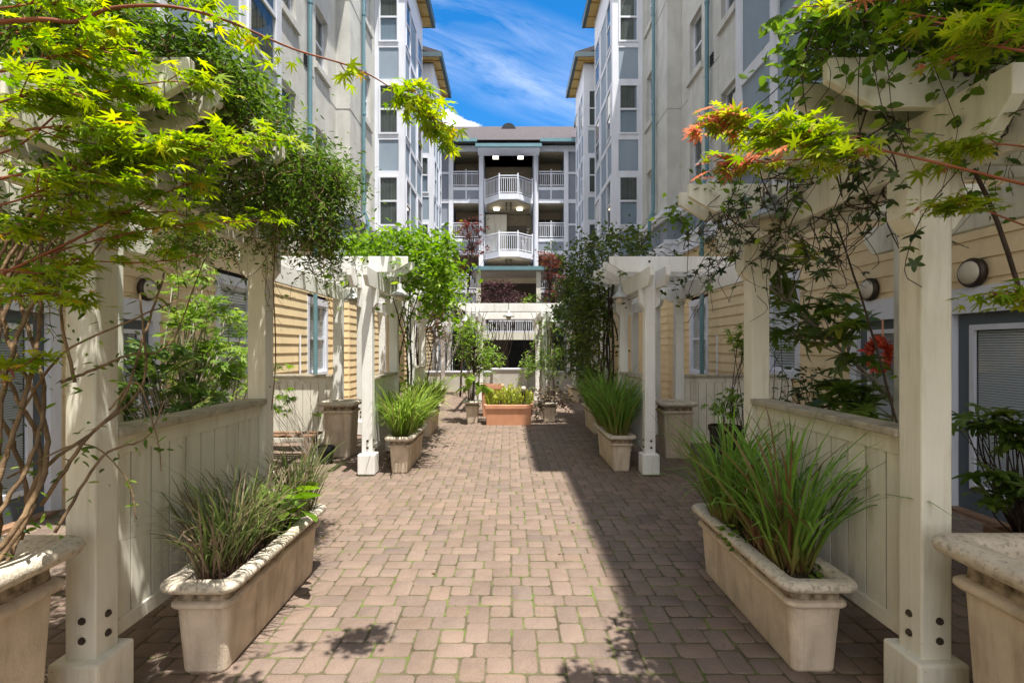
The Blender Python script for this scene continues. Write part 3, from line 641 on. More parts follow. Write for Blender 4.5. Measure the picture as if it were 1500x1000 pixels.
def far_building():
    SDOOR = mat('brown_door', (0.11, 0.09, 0.07), 0.6); Y = 29.5; w = thing('balcony_building', 'slate blue apartment building with white balconies closing off the far end of the patio', 'building', (0, Y, 0))
    W = 8.0
    # solid mass round the open balconies: columns of wall with recesses between
    cols = [(-W, -3.22), (-1.70, -1.42), (1.42, 1.70), (3.22, W)]
    ma = MB()
    for a, b in cols: ma.box(a, b, Y, Y+8, 0, 13.3)
    for a, b in ((-3.22, -1.70), (1.70, 3.22)): ma.box(a, b, Y+1.7, Y+8, 0, 13.3)
    ma.box(-1.42, 1.42, Y+2.1, Y+8, 0, 13.3)
    ma.build('wall', SLATE, w)
    tr = MB(); fl = MB(); F = (4.25, 7.2, 10.16); dk = MB()
    for s in (-1, 1):
        for x in (3.30,): tr.box(s*(x-0.12), s*(x+0.14), Y-0.10, Y-0.002, 0, 13.0)
        tr.box(s*4.05, s*4.2, Y-0.08, Y-0.002, 0, 13.0)
        for z in F:
            tr.box(s*3.44, s*4.05, Y-0.075, Y-0.002, z-0.12, z+0.10); tr.box(s*3.44, s*4.05, Y-0.07, Y-0.002, z+1.55, z+1.67)
            MB().box(s*1.72, s*3.17, Y-0.06, Y+1.7, z-0.12, z+0.08).build('floor_slab', WHITE, w)
            tr.box(s*1.72, s*3.17, Y-0.085, Y-0.01, z-0.12+0.001, z+0.10)
            tr.box(s*1.72, s*3.17, Y-0.08, Y+0.02, z+0.62, z+0.80); tr.box(s*2.40, s*2.48, Y-0.078, Y-0.01, z+0.1, z+0.62)
    tr.box(-4.3, 4.3, Y-0.16, Y-0.002, 13.0, 13.3)
    for s in (-1, 1): tr.box(s*1.44, s*1.70, Y-0.2, Y-0.003, 0, 12.99)
    tr.build('trim', WHITE, w)
    for s in (-1, 1):
        for z in F: MB().box(s*1.72, s*3.18, Y-0.05, Y, z+0.1, z+0.62).build('panel', SLATE, w)
        MB().box(s*1.7, s*4.2, Y-0.03, Y+0.05, 13.31, 13.62).build('panel', SLATE, w)
    # dark balcony doors and tan ceilings in the recesses
    for s in (-1, 1):
        for z in F:
            d = MB()
            for i in range(3): d.box(s*(1.78+i*0.48), s*(1.78+i*0.48+0.42), Y+1.60, Y+1.70, z+0.1, z+2.3)
            dd = d.build('door', BRONZE, w); MB().box(s*1.74, s*3.2, Y+1.66, Y+1.69, z+2.3, z+2.8).build('transom', TAN, dd)
    for s in (-1, 1):
        for z in F: MB().box(s*1.71, s*3.21, Y+0.02, Y+1.69, z+2.76, z+2.82).build('ceiling', CEIL, w)
    MB().box(-1.41, 1.41, Y+0.01, Y+2.09, 12.85, 12.95).build('ceiling', CEIL, w)
    for z in F:
        for s in (-1, 1):
            rl = MB(); a, b = s*1.74, s*3.17; top = z+1.72; lo = z+0.88
            rl.box(a, b, Y-0.07, Y-0.02, top-0.05, top); rl.box(a, b, Y-0.065, Y-0.025, top-0.17, top-0.13); rl.box(a, b, Y-0.065, Y-0.025, lo, lo+0.05)
            for i in range(12): x = 1.76+i*1.39/12+0.04; rl.box(s*x, s*(x+0.03), Y-0.06, Y-0.03, lo+0.05, top-0.13)
            rl.box(s*2.42, s*2.47, Y-0.07, Y-0.02, z+0.8, top+0.12)
            rl.build('railing', WHITE, w)
    # the stair tower in the middle: half hexagon landings with their own railings
    yl = Y-1.15
    for z in (7.05, 10.22):
        pts = [(-1.40, Y+2.0), (-1.40, Y-0.21), (-0.54, yl), (0.54, yl), (1.40, Y-0.21), (1.40, Y+2.0)]
        s_ = MB().prism([(x, y, z-0.26) for x, y in pts], (0, 0, 0.30)).build('landing', WHITE, w)
        MB().prism([(x*0.9, y+0.12, z-0.34) for x, y in pts], (0, 0, 0.079)).build('ceiling', CEIL, s_)
        rl = MB(); q = [(-1.36, Y-0.23), (-0.52, yl+0.04), (0.52, yl+0.04), (1.36, Y-0.23)]
        for i in range(3):
            (xa, ya), (xb, yb) = q[i], q[i+1]; L = math.hypot(xb-xa, yb-ya); n = int(L/0.115)
            for hz, r in ((1.05, 0.035), (0.92, 0.022), (0.12, 0.022)): rl.tube([(xa, ya, z+hz), (xb, yb, z+hz)], r, 6)
            for k in range(1, n): t = k/n; x, y = xa+(xb-xa)*t, ya+(yb-ya)*t; rl.box(x-0.014, x+0.014, y-0.014, y+0.014, z+0.12, z+0.92)
        for x, y in q: rl.box(x-0.035, x+0.035, y-0.035, y+0.035, z+0.0, z+1.18)
        rl.build('railing', WHITE, s_)
        for s in (-1, 1):
            MB().prism([(s*0.1, yl+0.3, z-0.35), (s*0.16, yl+0.3, z-0.35), (s*0.16, yl+0.3, z-0.6), (s*0.1, yl+0.3, z-0.6)], (0, 0.8, 0)).build('bracket', BRONZE, s_)
    sd = MB()
    MB().box(-0.9, 0.9, Y+2.0, Y+2.048, 3.0, 5.2).build('stair_door', SDOOR, w); MB().box(0.0, 1.1, Y+1.95, Y+2.048, 7.1, 9.2).build('stair_door', SDOOR, w); MB().box(0.3, 1.05, Y+1.95, Y+2.048, 10.26, 12.2).build('stair_door', SDOOR, w)
    sd.box(-0.85, 0.0, Y+1.95, Y+2.049, 10.26, 12.2); sd.build('stair_door', SDOOR, w)
    MB().box(-1.41, 1.41, Y+2.05, Y+2.096, 0, 12.9).build('stair_wall', mat('stair_wall_paint', (0.30, 0.25, 0.17), 0.8), w)
    # stair flight between the landings, slatted side towards the camera
    fl2 = MB()
    for k in range(15):
        z0, y0_ = 7.1+k*0.18, Y+0.6+0.17*k*0; fl2.box(-1.38, -0.12, Y+1.5, Y+1.56, z0, z0+0.18)
    fl2.build('stair_screen', PAINT, w); fl2 = MB()
    for k in range(14): fl2.box(0.62+0.04*k, 0.75+0.04*k, Y+1.5+0.02*k, Y+1.95, 6.6+k*0.18, 6.66+k*0.18)
    fl2.build('stair_tread', PAINT, w); fl2 = MB()
    fl2.prism([(1.25, Y+1.3, 6.4), (1.38, Y+1.3, 6.4), (0.9, Y+1.3, 8.2), (0.77, Y+1.3, 8.2)], (0, 0.06, 0))
    fl2.build('stair_rail', PAINT, w); fl2 = MB()
    fl2.prism([(0.55, Y+0.6, 2.9), (0.75, Y+0.6, 2.9), (0.3, Y+0.6, 5.0), (0.1, Y+0.6, 5.0)], (0, 0.06, 0))
    fl2.build('stair_rail', PAINT, w)
    for x, z in ((-0.75, 12.84), (0.7, 12.84), (-0.7, 9.84), (0.65, 9.84)):
        MB().box(x-0.16, x+0.16, Y+0.2, Y+0.5, z-0.07, z-0.001).build('ceiling_lamp', LIT, w)
    dp = MB().tube([(1.55, Y-0.28, 13.2), (1.55, Y-0.28, 1)], 0.06, 8); dp.build('downpipe', WHITE, w)
    # roofs
    rf = MB(); e = 0.0
    rf.prism([(-W, Y-0.75, 13.40), (-W, Y+5.5, 16.85), (-W, Y+12, 13.40)], (2*W, 0, 0))
    rf.prism([(-1.75, Y-1.35, 12.85), (-1.75, Y+2.6, 15.05), (-1.75, Y+2.6, 12.85)], (3.5, 0, 0))
    r = rf.build('roof', ROOF, w)
    g = MB(); g.box(-W, -1.77, Y-0.85, Y-0.70, 13.28, 13.46); g.box(1.77, W, Y-0.85, Y-0.70, 13.28, 13.46); g.box(-1.82, 1.82, Y-1.47, Y-1.33, 12.74, 12.92); g.build('gutter', TEAL, r)
    MB().box(-1.74, 1.74, Y-1.33, Y-0.21, 12.70, 12.84).build('soffit', WHITE, r)
    dm = MB(); n = 14; pr = [(0.48*math.cos(math.pi*i/n), Y+4.1, 16.0+0.48*math.sin(math.pi*i/n)) for i in range(n+1)]
    dm.prism(pr, (0, 1.6, 0)); v = dm.build('roof_vent', BLACK, r); MB().box(-0.62, 0.62, Y+4.0, Y+4.2, 15.88, 15.98).build('flashing', CONC, v)
    return w
far_building()

def entry_canopy():
    t = thing('entry_canopy', 'flat teal edged canopy on posts at the foot of the balcony building', 'canopy', (0, 25, 0))
    MB().box(-1.8, 1.8, 23.9, 28.9, 5.36, 5.46).build('roof', WHITE, t); g = MB().box(-1.88, 1.88, 23.8, 23.9, 5.34, 5.52); g.box(-1.88, -1.8, 23.9, 28.9, 5.34, 5.52); g.box(1.8, 1.88, 23.9, 28.9, 5.34, 5.52); g.build('gutter', TEAL, t)
    for s in (-1, 1): MB().box(s*1.30, s*1.52, 24.0, 24.22, 0, 5.358).build('post', PAINT, t, 0.01)
    MB().box(-1.299, 1.299, 24.03, 24.19, 4.75, 5.0).build('beam', TAN, t)
    MB().box(-1.299, 1.299, 24.05, 24.17, 2.1, 2.45).build('beam', PAINT, t)
    rl = MB(); rl.box(-1.29, 1.29, 24.07, 24.13, 2.95, 3.02); rl.box(-1.29, 1.29, 24.07, 24.13, 2.46, 2.52)
    for i in range(26): x = -1.28+i*0.1; rl.box(x, x+0.035, 24.08, 24.12, 2.52, 2.95)
    rl.build('railing', WHITE, t)
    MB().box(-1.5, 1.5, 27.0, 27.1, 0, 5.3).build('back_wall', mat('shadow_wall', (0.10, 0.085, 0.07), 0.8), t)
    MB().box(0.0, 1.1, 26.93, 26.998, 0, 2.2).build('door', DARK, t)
entry_canopy()
def parapet():
    t = thing('garden_wall', 'low pale rendered wall across the far end of the patio', 'wall', (0, 20.4, 0))
    w = MB(); w.box(-3.6, 3.6, 20.4, 20.6, 0, 0.74); w.box(-0.62, 0.72, 20.1, 20.39, 0, 0.86); w.build('wall_body', CONC, t)
    c = MB(); c.box(-3.6, -0.64, 20.36, 20.64, 0.74, 0.80); c.box(0.74, 3.6, 20.36, 20.64, 0.74, 0.80); c.box(-0.66, 0.76, 20.06, 20.43, 0.86, 0.92); c.build('coping', WHITE, t)
parapet()

def round_lamp(label, sx, y, z):
    t = thing('wall_lamp', label, 'wall lamp', (sx*4.70, y, z), 'round bulkhead lamps over the doors')
    x = sx*4.712; s = -sx
    MB().lathe((x, y, z), [(0.10, 0), (0.145, s*0.01), (0.15, s*0.05), (0.135, s*0.075), (0.118, s*0.075)], 28, 'x').build('base', BRONZE, t, smooth=False)
    MB().lathe((x, y, z), [(0.119, s*0.06), (0.114, s*0.085), (0.09, s*0.11), (0.05, s*0.125), (0.01, s*0.13)], 28, 'x').build('lens', LENS, t, smooth=True)
round_lamp('round bronze bulkhead lamp above the blinds door nearest on the right', 1, 5.16, 2.46)
round_lamp('round bronze bulkhead lamp above the wreath door on the right', 1, 6.63, 2.46)
round_lamp('round bronze bulkhead lamp above the slate door on the left, half behind vines', -1, 6.62, 2.46)
# ---------------------------------------------------------------- pergolas
def tail_poly(y, xe, xb, z0, z1, s):
    """Outline in x-z of a rafter whose tip at |x| = xe is cut back underneath."""
    h = z1-z0
    return [(s*xe, y, z1), (s*xb, y, z1), (s*xb, y, z0), (s*(xe+h*0.95), y, z0), (s*xe, y, z0+h*0.55)]
def bolt_mb(m, x, y, z, axis='y', s=-1):
    m.lathe((x, y, z), [(0.017, 0), (0.017, s*0.006), (0.010, s*0.007), (0.010, s*0.014), (0.003, s*0.015)], 10, axis)
def pergola(sx, label, y0, y1, xc, xo, yo0, raft, xe, zb=2.50, zt=2.94, yb0=None, yb1=None, panel=True, back=True, group='pergolas in rows down both sides of the patio', pm=None):
    pm = pm or PAINT
    t = thing('pergola', label, 'pergola', (sx*xc, y0, 0), group); h = 0.07
    def post(x, y, outer=False):
        p = MB().box(x-h, x+h, y-h, y+h, 0.02, zb+0.20).build('post', pm, t, 0.008)
        MB().box(x-0.115, x+0.115, y-0.115, y+0.115, 0.0 if False else 0.012, 0.285).build('plinth', pm, p, 0.014)
        MB().box(x-0.10, x+0.10, y-0.10, y+0.10, 0.0, 0.014).build('shadow_gap', BLACK, p)  # black inset painted in as the shadow gap under the plinth
        b = MB()
        for z in (0.37, 0.46):
            bolt_mb(b, x+0.01, y-h, z, 'y', -1); bolt_mb(b, x-sx*h, y, z, 'x', -sx)
        b.build('bolt', BOLT, p)
        if not outer:
            for s in (-1, 1):      # knee blocks either side under the twin beams
                c = MB().prism([(x+s*(h+0.001), y-0.065, zb-0.001), (x+s*(h+0.062), y-0.065, zb-0.001), (x+s*(h+0.062), y-0.065, zb-0.19), (x+s*(h+0.012), y-0.065, zb-0.26), (x+s*(h+0.001), y-0.065, zb-0.26)], (0, 0.13, 0))
                c.build('knee_block', pm, p, 0.005)
    post(sx*xc, y0+h); post(sx*xc, y1+h)
    post(sx*xo, yo0+h, True); post(sx*xo, y1+h, True)
    ya, yb = (yb0 if yb0 is not None else y0-0.45), (yb1 if yb1 is not None else y1+0.6)
    def beam(x, a, b, w=0.058):
        z1 = zb+0.235; z0 = zb
        MB().prism([(x-w/2, a, z1), (x-w/2, b, z1), (x-w/2, b, z0+0.12), (x-w/2, b-0.11, z0), (x-w/2, a+0.11, z0), (x-w/2, a, z0+0.12)], (w, 0, 0)).build('beam', pm, t, 0.006)
    for o in (-1, 1): beam(sx*xc+o*(h+0.03), ya, yb)
    beam(sx*xo, min(yo0, y0)-0.35, yb)
    for y in raft:
        r = MB().prism(tail_poly(y-0.022, xe, xo+0.45, zt-0.215, zt, sx), (0, 0.044, 0)).build('rafter', pm, t, 0.006)
        b = MB(); bolt_mb(b, sx*xc, y-0.022, zt-0.07, 'y', -1); b.build('bolt', BOLT, r)
    if panel:
        x = sx*(xc+0.0); a, b = y0+2*h+0.001, y1-0.001
        pn = MB(); n = max(2, int(round((b-a)/0.143))); w = (b-a)/n
        for i in range(n): pn.box(x-0.019, x+0.019, a+i*w+0.006, a+(i+1)*w-0.006, 0.33, 1.20)
        p = pn.build('rail_panel', pm, t); MB().box(x-0.013, x+0.013, a, b, 0.34, 1.19).build('backing_board', GAPSHADE_DIRT, p)
        MB().box(x-0.028, x+0.028, a, b, 0.285, 0.365).build('bottom_rail', pm, p, 0.005)
        MB().box(x-0.030, x+0.030, a, b, 1.175, 1.268).build('top_rail', pm, p, 0.004)
        MB().box(x-0.085, x+0.085, a, b, 1.27, 1.312).build('cap_rail', CAPW, p, 0.008)
    return t
for sx, sd in ((-1, 'left'), (1, 'right')):
    pergola(sx, f'cream pergola nearest the camera on the {sd}, overgrown with ' + ('dark green jasmine' if sx < 0 else 'thin stemmed vine'), 2.33, 3.96, 1.95, 3.15, 2.33,
            (2.20, 2.42, 2.87, 3.10, 3.88, 4.10), 1.36, yb0=1.85, yb1=4.5)
    pergola(sx, f'white pergola in the middle of the {sd} row behind a box of tall grass', 6.86, 8.42, 1.90, 2.82, 5.75,
            (6.93, 7.38, 7.80, 8.20, 8.60), 1.36, pm=WPAINT)
    pergola(sx, f'vine covered third pergola on the {sd}, before the last white one', 10.3, 11.7, 1.98, 2.9, 10.0, (10.3, 10.75, 11.2, 11.65, 12.0), 1.42, pm=WPAINT)
    pergola(sx, f'small white pergola farthest away on the {sd} beside the low wall', 19.1, 20.9, 2.45, 3.5, 19.1, (19.15, 19.6, 20.1, 20.6, 21.0), 1.88, zb=2.32, zt=2.74, panel=False, pm=WPAINT)
def center_pergola():
    t = thing('pergola', 'white freestanding pergola in the middle of the patio with a wide front rafter', 'pergola', (0.05, 13.5, 0))
    cx = 0.02; xs = (-0.93, 0.93); ys = (13.5, 16.7)
    for i, y in enumerate(ys):
        for x in xs:
            p = MB().box(cx+x-0.07, cx+x+0.07, y, y+0.14, 0.02, 2.62).build('post', WPAINT, t, 0.008)
            MB().box(cx+x-0.115, cx+x+0.115, y-0.045, y+0.185, 0, 0.28).build('plinth', WPAINT, p, 0.012)
            for s in (-1, 1):
                k = MB().prism([(cx+x+s*0.071, y+0.02, 2.42), (cx+x+s*0.125, y+0.02, 2.42), (cx+x+s*0.125, y+0.02, 2.27), (cx+x+s*0.071, y+0.02, 2.20)], (0, 0.1, 0))
                k.build('knee_block', WPAINT, p)
    for x in xs:
        for o in (-0.1, 0.1): MB().prism([(cx+x+o-0.028, 13.0, 2.66), (cx+x+o-0.028, 17.3, 2.66), (cx+x+o-0.028, 17.3, 2.5), (cx+x+o-0.028, 17.2, 2.42), (cx+x+o-0.028, 13.1, 2.42), (cx+x+o-0.028, 13.0, 2.5)], (0.056, 0, 0)).build('beam', WPAINT, t, 0.005)
    for y in (13.45, 16.75, 17.15):
        MB().prism([(cx-1.44, y, 2.88), (cx+1.44, y, 2.88), (cx+1.44, y, 2.84), (cx+1.16, y, 2.665), (cx-1.16, y, 2.665), (cx-1.44, y, 2.84)], (0, 0.05, 0)).build('rafter', WPAINT, t, 0.005)
center_pergola()

def fence(sx, label):
    t = thing('privacy_fence', label, 'fence', (sx*3.7, 8.55, 0), 'board fences across the side patios')
    a, b = 2.90, 4.60; m = MB(); n = 13; w = (b-a)/n
    for i in range(n): m.box(sx*(a+i*w+0.004), sx*(a+(i+1)*w-0.004), 8.515, 8.555, 0.2, 1.16)
    bp_ = m.build('board_panel', PAINT, t); MB().box(sx*a, sx*b, 8.52, 8.55, 0.21, 1.15).build('backing_board', GAPSHADE_DIRT, bp_)
    MB().box(sx*a, sx*b, 8.50, 8.58, 0.13, 0.215).build('bottom_rail', PAINT, t, 0.005); MB().box(sx*a, sx*b, 8.51, 8.575, 1.135, 1.222).build('top_rail', PAINT, t, 0.004)
    MB().box(sx*a, sx*b, 8.46, 8.62, 1.225, 1.265).build('cap_rail', CAPW, t, 0.006)
    MB().box(sx*4.60, sx*4.70, 8.49, 8.59, 0.0, 1.2).build('post', PAINT, t, 0.006)
fence(-1, 'cream board fence across the left side patio, partly in sun'); fence(1, 'cream board fence across the right side patio, all in shade')

# ---------------------------------------------------------------- planters
def rring(hx, hy, r, z, k=5):
    out = []
    for cx, cy, a0 in ((hx-r, hy-r, 0), (-hx+r, hy-r, 90), (-hx+r, -hy+r, 180), (hx-r, -hy+r, 270)):
        for i in range(k+1):
            a = R_(a0+90*i/k); out.append((cx+r*math.cos(a), cy+r*math.sin(a), z))
    return out
def loft(mb, hx, hy, r, prof, c, close0=True, close1=True):
    n0 = len(mb.v); rings = [rring(hx+o, hy+o, max(r+o*0.5, 0.012), z) for o, z in prof]; k = len(rings[0])
    vs = [(c[0]+x, c[1]+y, c[2]+z) for rg in rings for x, y, z in rg]
    fs = [(i*k+j, i*k+(j+1) % k, (i+1)*k+(j+1) % k, (i+1)*k+j) for i in range(len(rings)-1) for j in range(k)]
    if close0: fs.append(tuple(range(k))[::-1])
    if close1: fs.append(tuple(range((len(rings)-1)*k, len(rings)*k)))
    return mb.add(vs, fs)
def planter(label, x, y, hx, hy, H=0.50, r=0.055, group='cast stone planter boxes', s=1.0, name='planter_box', soil=0.055, rimm=RIM):
    """hx, hy: half sizes of the rim; a rounded rim over a beaded neck on a tapering box."""
    t = thing(name, label, 'planter', (x, y, 0), group); c = (x, y, 0); o = 0.055*s
    hx -= o; hy -= o
    loft(MB(), hx, hy, r, [(-0.05*s, 0.012), (-0.042*s, 0.0), (-0.036*s, 0.012), (-0.012*s, H-0.155*s), (-0.010*s, H-0.150*s)], c).build('box_body', PLANT, t, smooth=False)
    loft(MB(), hx, hy, r, [(-0.012*s, H-0.150*s), (0.006*s, H-0.146*s), (0.014*s, H-0.136*s), (0.013*s, H-0.124*s), (0.004*s, H-0.116*s), (-0.012*s, H-0.112*s)], c, False, False).build('bead', PLANT, t, smooth=True)
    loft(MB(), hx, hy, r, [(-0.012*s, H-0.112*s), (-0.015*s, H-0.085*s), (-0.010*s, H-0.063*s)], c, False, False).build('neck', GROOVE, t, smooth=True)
    rm = loft(MB(), hx, hy, r, [(-0.012*s, H-0.065*s), (0.010*s, H-0.060*s), (0.034*s, H-0.055*s), (0.049*s, H-0.044*s), (0.055*s, H-0.028*s), (0.050*s, H-0.012*s), (0.036*s, H-0.002*s), (0.018*s, H), (-0.022*s, H-0.002*s), (-0.036*s, H-0.012*s), (-0.042*s, H-0.03*s), (-0.045*s, H-0.2*s)], c, False, False).build('rim', rimm, t, smooth=True)
    so = loft(MB(), hx, hy, r, [(-0.044*s, H-soil-0.02), (-0.044*s, H-soil)], c).build('soil', SOIL, t)
    return t
planter('long cast stone planter nearest the camera on the left, holding dry looking grasses', -1.60, 3.29, 0.205, 0.70)
planter('long cast stone planter nearest the camera on the right, holding tall green reeds', 1.61, 3.30, 0.205, 0.70)
planter('cast stone planter before the middle pergola on the left, holding bright green grass', -1.49, 7.55, 0.20, 0.66)
planter('cast stone planter before the middle pergola on the right, all in shade', 1.57, 7.68, 0.20, 0.68)
planter('cast stone planter of bright grass behind the sunlit one, third on the left', -1.62, 10.4, 0.20, 0.66)
planter('cast stone planter third along the right side, under dark vine', 1.80, 10.7, 0.20, 0.66)
planter('small cast stone planter at the foot of the farthest left pergola', -2.15, 15.8, 0.20, 0.6)
planter('small cast stone planter at the foot of the farthest right pergola', 2.12, 16.6, 0.20, 0.6)
big = 'big square planters beside the near posts'
planter('big square planter at the left edge, with twisted vine trunks rising from it', -2.36, 1.67, 0.56, 0.56, H=0.90, group=big, s=1.4, r=0.035)
planter('big square planter at the right edge, empty of plants', 2.36, 1.67, 0.56, 0.56, H=0.91, group=big, s=1.4, r=0.035, soil=0.22)
planter('tall square planter behind the sunlit middle post on the left', -2.66, 8.15, 0.30, 0.30, H=0.87, group='tall square planters in the side patios', s=1.2)
planter('tall square planter behind the shaded middle post on the right', 2.62, 8.1, 0.30, 0.30, H=0.87, group='tall square planters in the side patios', s=1.2)
# the group of pots in the middle
def trough():
    t = thing('terracotta_trough', 'wide terracotta coloured trough of yellow green succulents in the middle of the patio', 'planter', (0.0, 11.6, 0))
    loft(MB(), 0.52, 0.30, 0.03, [(-0.03, 0.0), (0, 0.36), (0.002, 0.365)], (0, 11.6, 0)).build('box_body', TERRA, t)
    loft(MB(), 0.52, 0.30, 0.03, [(0.0, 0.364), (0.022, 0.368), (0.025, 0.44), (0.018, 0.455), (-0.03, 0.455), (-0.035, 0.3)], (0, 11.6, 0), False, False).build('rim', TERRA, t)
    loft(MB(), 0.52, 0.30, 0.03, [(-0.035, 0.38), (-0.035, 0.40)], (0, 11.6, 0)).build('soil', SOIL, t)
trough()
planter('small square planter left of the terracotta trough, holding the lemon tree', -0.83, 11.75, 0.21, 0.21, H=0.50, group='small square planters flanking the trough')
planter('small square planter right of the terracotta trough, holding red tinged trailing plants', 0.94, 11.9, 0.22, 0.22, H=0.46, group='small square planters flanking the trough')
t = thing('terracotta_pot', 'second terracotta box standing behind the trough', 'planter', (-0.42, 13.0, 0))
loft(MB(), 0.26, 0.26, 0.03, [(-0.04, 0), (0, 0.68), (0.03, 0.69), (0.03, 0.78), (-0.02, 0.78), (-0.02, 0.66)], (-0.42, 13.0, 0)).build('box_body', TERRA, t); loft(MB(), 0.26, 0.26, 0.03, [(-0.03, 0.7), (-0.03, 0.73)], (-0.42, 13.0, 0)).build('soil', SOIL, t)
def stake_light():
    t = thing('garden_light', 'small black stake light with a pale head standing in the terracotta trough', 'garden light', (0.33, 11.45, 0.40))
    MB().lathe((0.33, 11.45, 0.40), [(0.02, 0), (0.03, 0.05), (0.028, 0.22), (0.05, 0.30), (0.045, 0.33), (0.02, 0.34)], 12).build('stake', BLACK, t)
    MB().lathe((0.33, 11.45, 0.74), [(0.03, 0), (0.055, 0.03), (0.06, 0.07), (0.04, 0.11), (0.01, 0.12)], 12).build('lamp_head', LENS, t, smooth=True)
    MB().lathe((0.33, 11.45, 0.865), [(0.02, 0), (0.035, 0.02), (0.012, 0.05)], 10).build('cap', BLACK, t)
stake_light()
def bench():
    t = thing('low_bench', 'low dark wooden bench by the fence in the left side patio', 'bench', (-3.35, 8.0, 0))
    for i in range(3): MB().box(-3.85, -2.98, 7.78+i*0.15, 7.90+i*0.15, 0.34, 0.375).build('seat_board', WOOD, t, 0.004)
    for x in (-3.78, -3.08):
        for y in (7.80, 8.14): MB().box(x-0.03, x+0.03, y-0.03, y+0.03, 0, 0.338).build('leg', WOOD, t)
bench()
t = thing('plant_pot', 'small black pot on the paving beside the tall left planter', 'pot', (-2.72, 7.6, 0)); MB().lathe((-2.72, 7.6, 0), [(0.10, 0), (0.125, 0.2), (0.14, 0.205), (0.14, 0.25), (0.12, 0.25), (0.115, 0.2)], 18).build('pot_body', BLACK, t); MB().lathe((-2.72, 7.6, 0), [(0.118, 0.2), (0.01, 0.205)], 16).build('soil', SOIL, t)
t = thing('waste_bin', 'black round bin in the shade of the right side patio', 'bin', (2.75, 6.5, 0)); MB().lathe((2.75, 6.5, 0), [(0.15, 0), (0.19, 0.66), (0.205, 0.66), (0.205, 0.70), (0.185, 0.70), (0.15, 0.08)], 22).build('bin_body', BLACK, t); MB().lathe((2.75, 6.5, 0.7), [(0.207, 0.001), (0.207, 0.02), (0.188, 0.02), (0.188, 0.001)], 22).build('rim', BRONZE, t)
t = thing('recycling_bin', 'blue bin beside the farthest pergola on the right', 'bin', (2.95, 21.2, 0)); loft(MB(), 0.30, 0.26, 0.05, [(-0.05, 0), (0, 0.85)], (2.95, 21.2, 0)).build('bin_body', BLUEBIN, t); loft(MB(), 0.30, 0.26, 0.05, [(0.02, 0.851), (0.02, 0.89), (-0.03, 0.94)], (2.95, 21.2, 0)).build('lid', BLUEBIN, t)
t = thing('terracotta_pot', 'terracotta box by the blinds door at the right edge', 'planter', (3.55, 3.35, 0)); loft(MB(), 0.24, 0.2, 0.02, [(-0.03, 0.0), (0, 0.40), (0.02, 0.405), (0.02, 0.47), (-0.02, 0.47), (-0.02, 0.4)], (3.55, 3.35, 0)).build('box_body', WOOD, t); loft(MB(), 0.24, 0.2, 0.02, [(-0.022, 0.41), (-0.022, 0.43)], (3.55, 3.35, 0)).build('soil', SOIL, t)
t = thing('terracotta_pot', 'terracotta pot among the plants behind the right rail panel', 'planter', (2.9, 4.4, 0)); loft(MB(), 0.42, 0.22, 0.03, [(-0.05, 0.0), (0, 0.52), (0.02, 0.525), (0.02, 0.6), (-0.02, 0.6), (-0.02, 0.5)], (2.9, 4.4, 0)).build('box_body', TERRA, t); loft(MB(), 0.42, 0.22, 0.03, [(-0.022, 0.52), (-0.022, 0.55)], (2.9, 4.4, 0)).build('soil', SOIL, t)
t = thing('terracotta_pot', 'terracotta pot among the shrubs behind the left rail panel', 'planter', (-2.8, 4.3, 0)); loft(MB(), 0.5, 0.22, 0.03, [(-0.05, 0.0), (0, 0.52), (0.02, 0.525), (0.02, 0.6), (-0.02, 0.6), (-0.02, 0.5)], (-2.8, 4.3, 0)).build('box_body', TERRA, t); loft(MB(), 0.5, 0.22, 0.03, [(-0.022, 0.52), (-0.022, 0.55)], (-2.8, 4.3, 0)).build('soil', SOIL, t)

# hanging and gooseneck lamps under the pergola rafters
def shade_lamp(label, x, y, z, r=0.14, stem=0.22, group='white shade lamps under the pergolas'):
    t = thing('pendant_lamp', label, 'pendant lamp', (x, y, z), group)
    MB().lathe((x, y, z), [(r, 0), (r*1.02, 0.012), (r*0.75, 0.045), (r*0.42, 0.085), (r*0.32, 0.10), (r*0.30, 0.16), (0.02, 0.17)], 24).build('lamp_shade', GALV, t, smooth=True)
    MB().lathe((x, y, z), [(0.01, -0.075), (r*0.34, -0.065), (r*0.45, -0.03), (r*0.45, 0.001), (r*0.3, 0.03)], 18).build('globe', LENS, t, smooth=True)
    MB().tube([(x, y, z+0.165), (x, y, z+0.165+stem)], 0.012, 8).build('stem', GALV, t)
shade_lamp('grey shade lamp hanging on the courtyard side of the near right pergola', 1.76, 3.45, 2.56, 0.15, 0.3)
shade_lamp('white shade lamp at the rafter tips of the sunlit middle pergola', -1.52, 7.15, 2.43, 0.125, 0.28)
shade_lamp('white shade lamp inside the sunlit middle pergola', -2.25, 7.4, 2.40, 0.13, 0.32)
shade_lamp('white shade lamp at the rafter tips of the shaded middle pergola', 1.56, 7.15, 2.40, 0.115, 0.3)
shade_lamp('white shade lamp hanging left of the freestanding pergola', -1.12, 13.4, 2.40, 0.14, 0.3)
shade_lamp('white shade lamp hanging from the middle of the freestanding pergola', 0.0, 13.3, 2.52, 0.15, 0.18)
shade_lamp('white shade lamp hanging right of the freestanding pergola', 1.14, 13.4, 2.38, 0.14, 0.3)

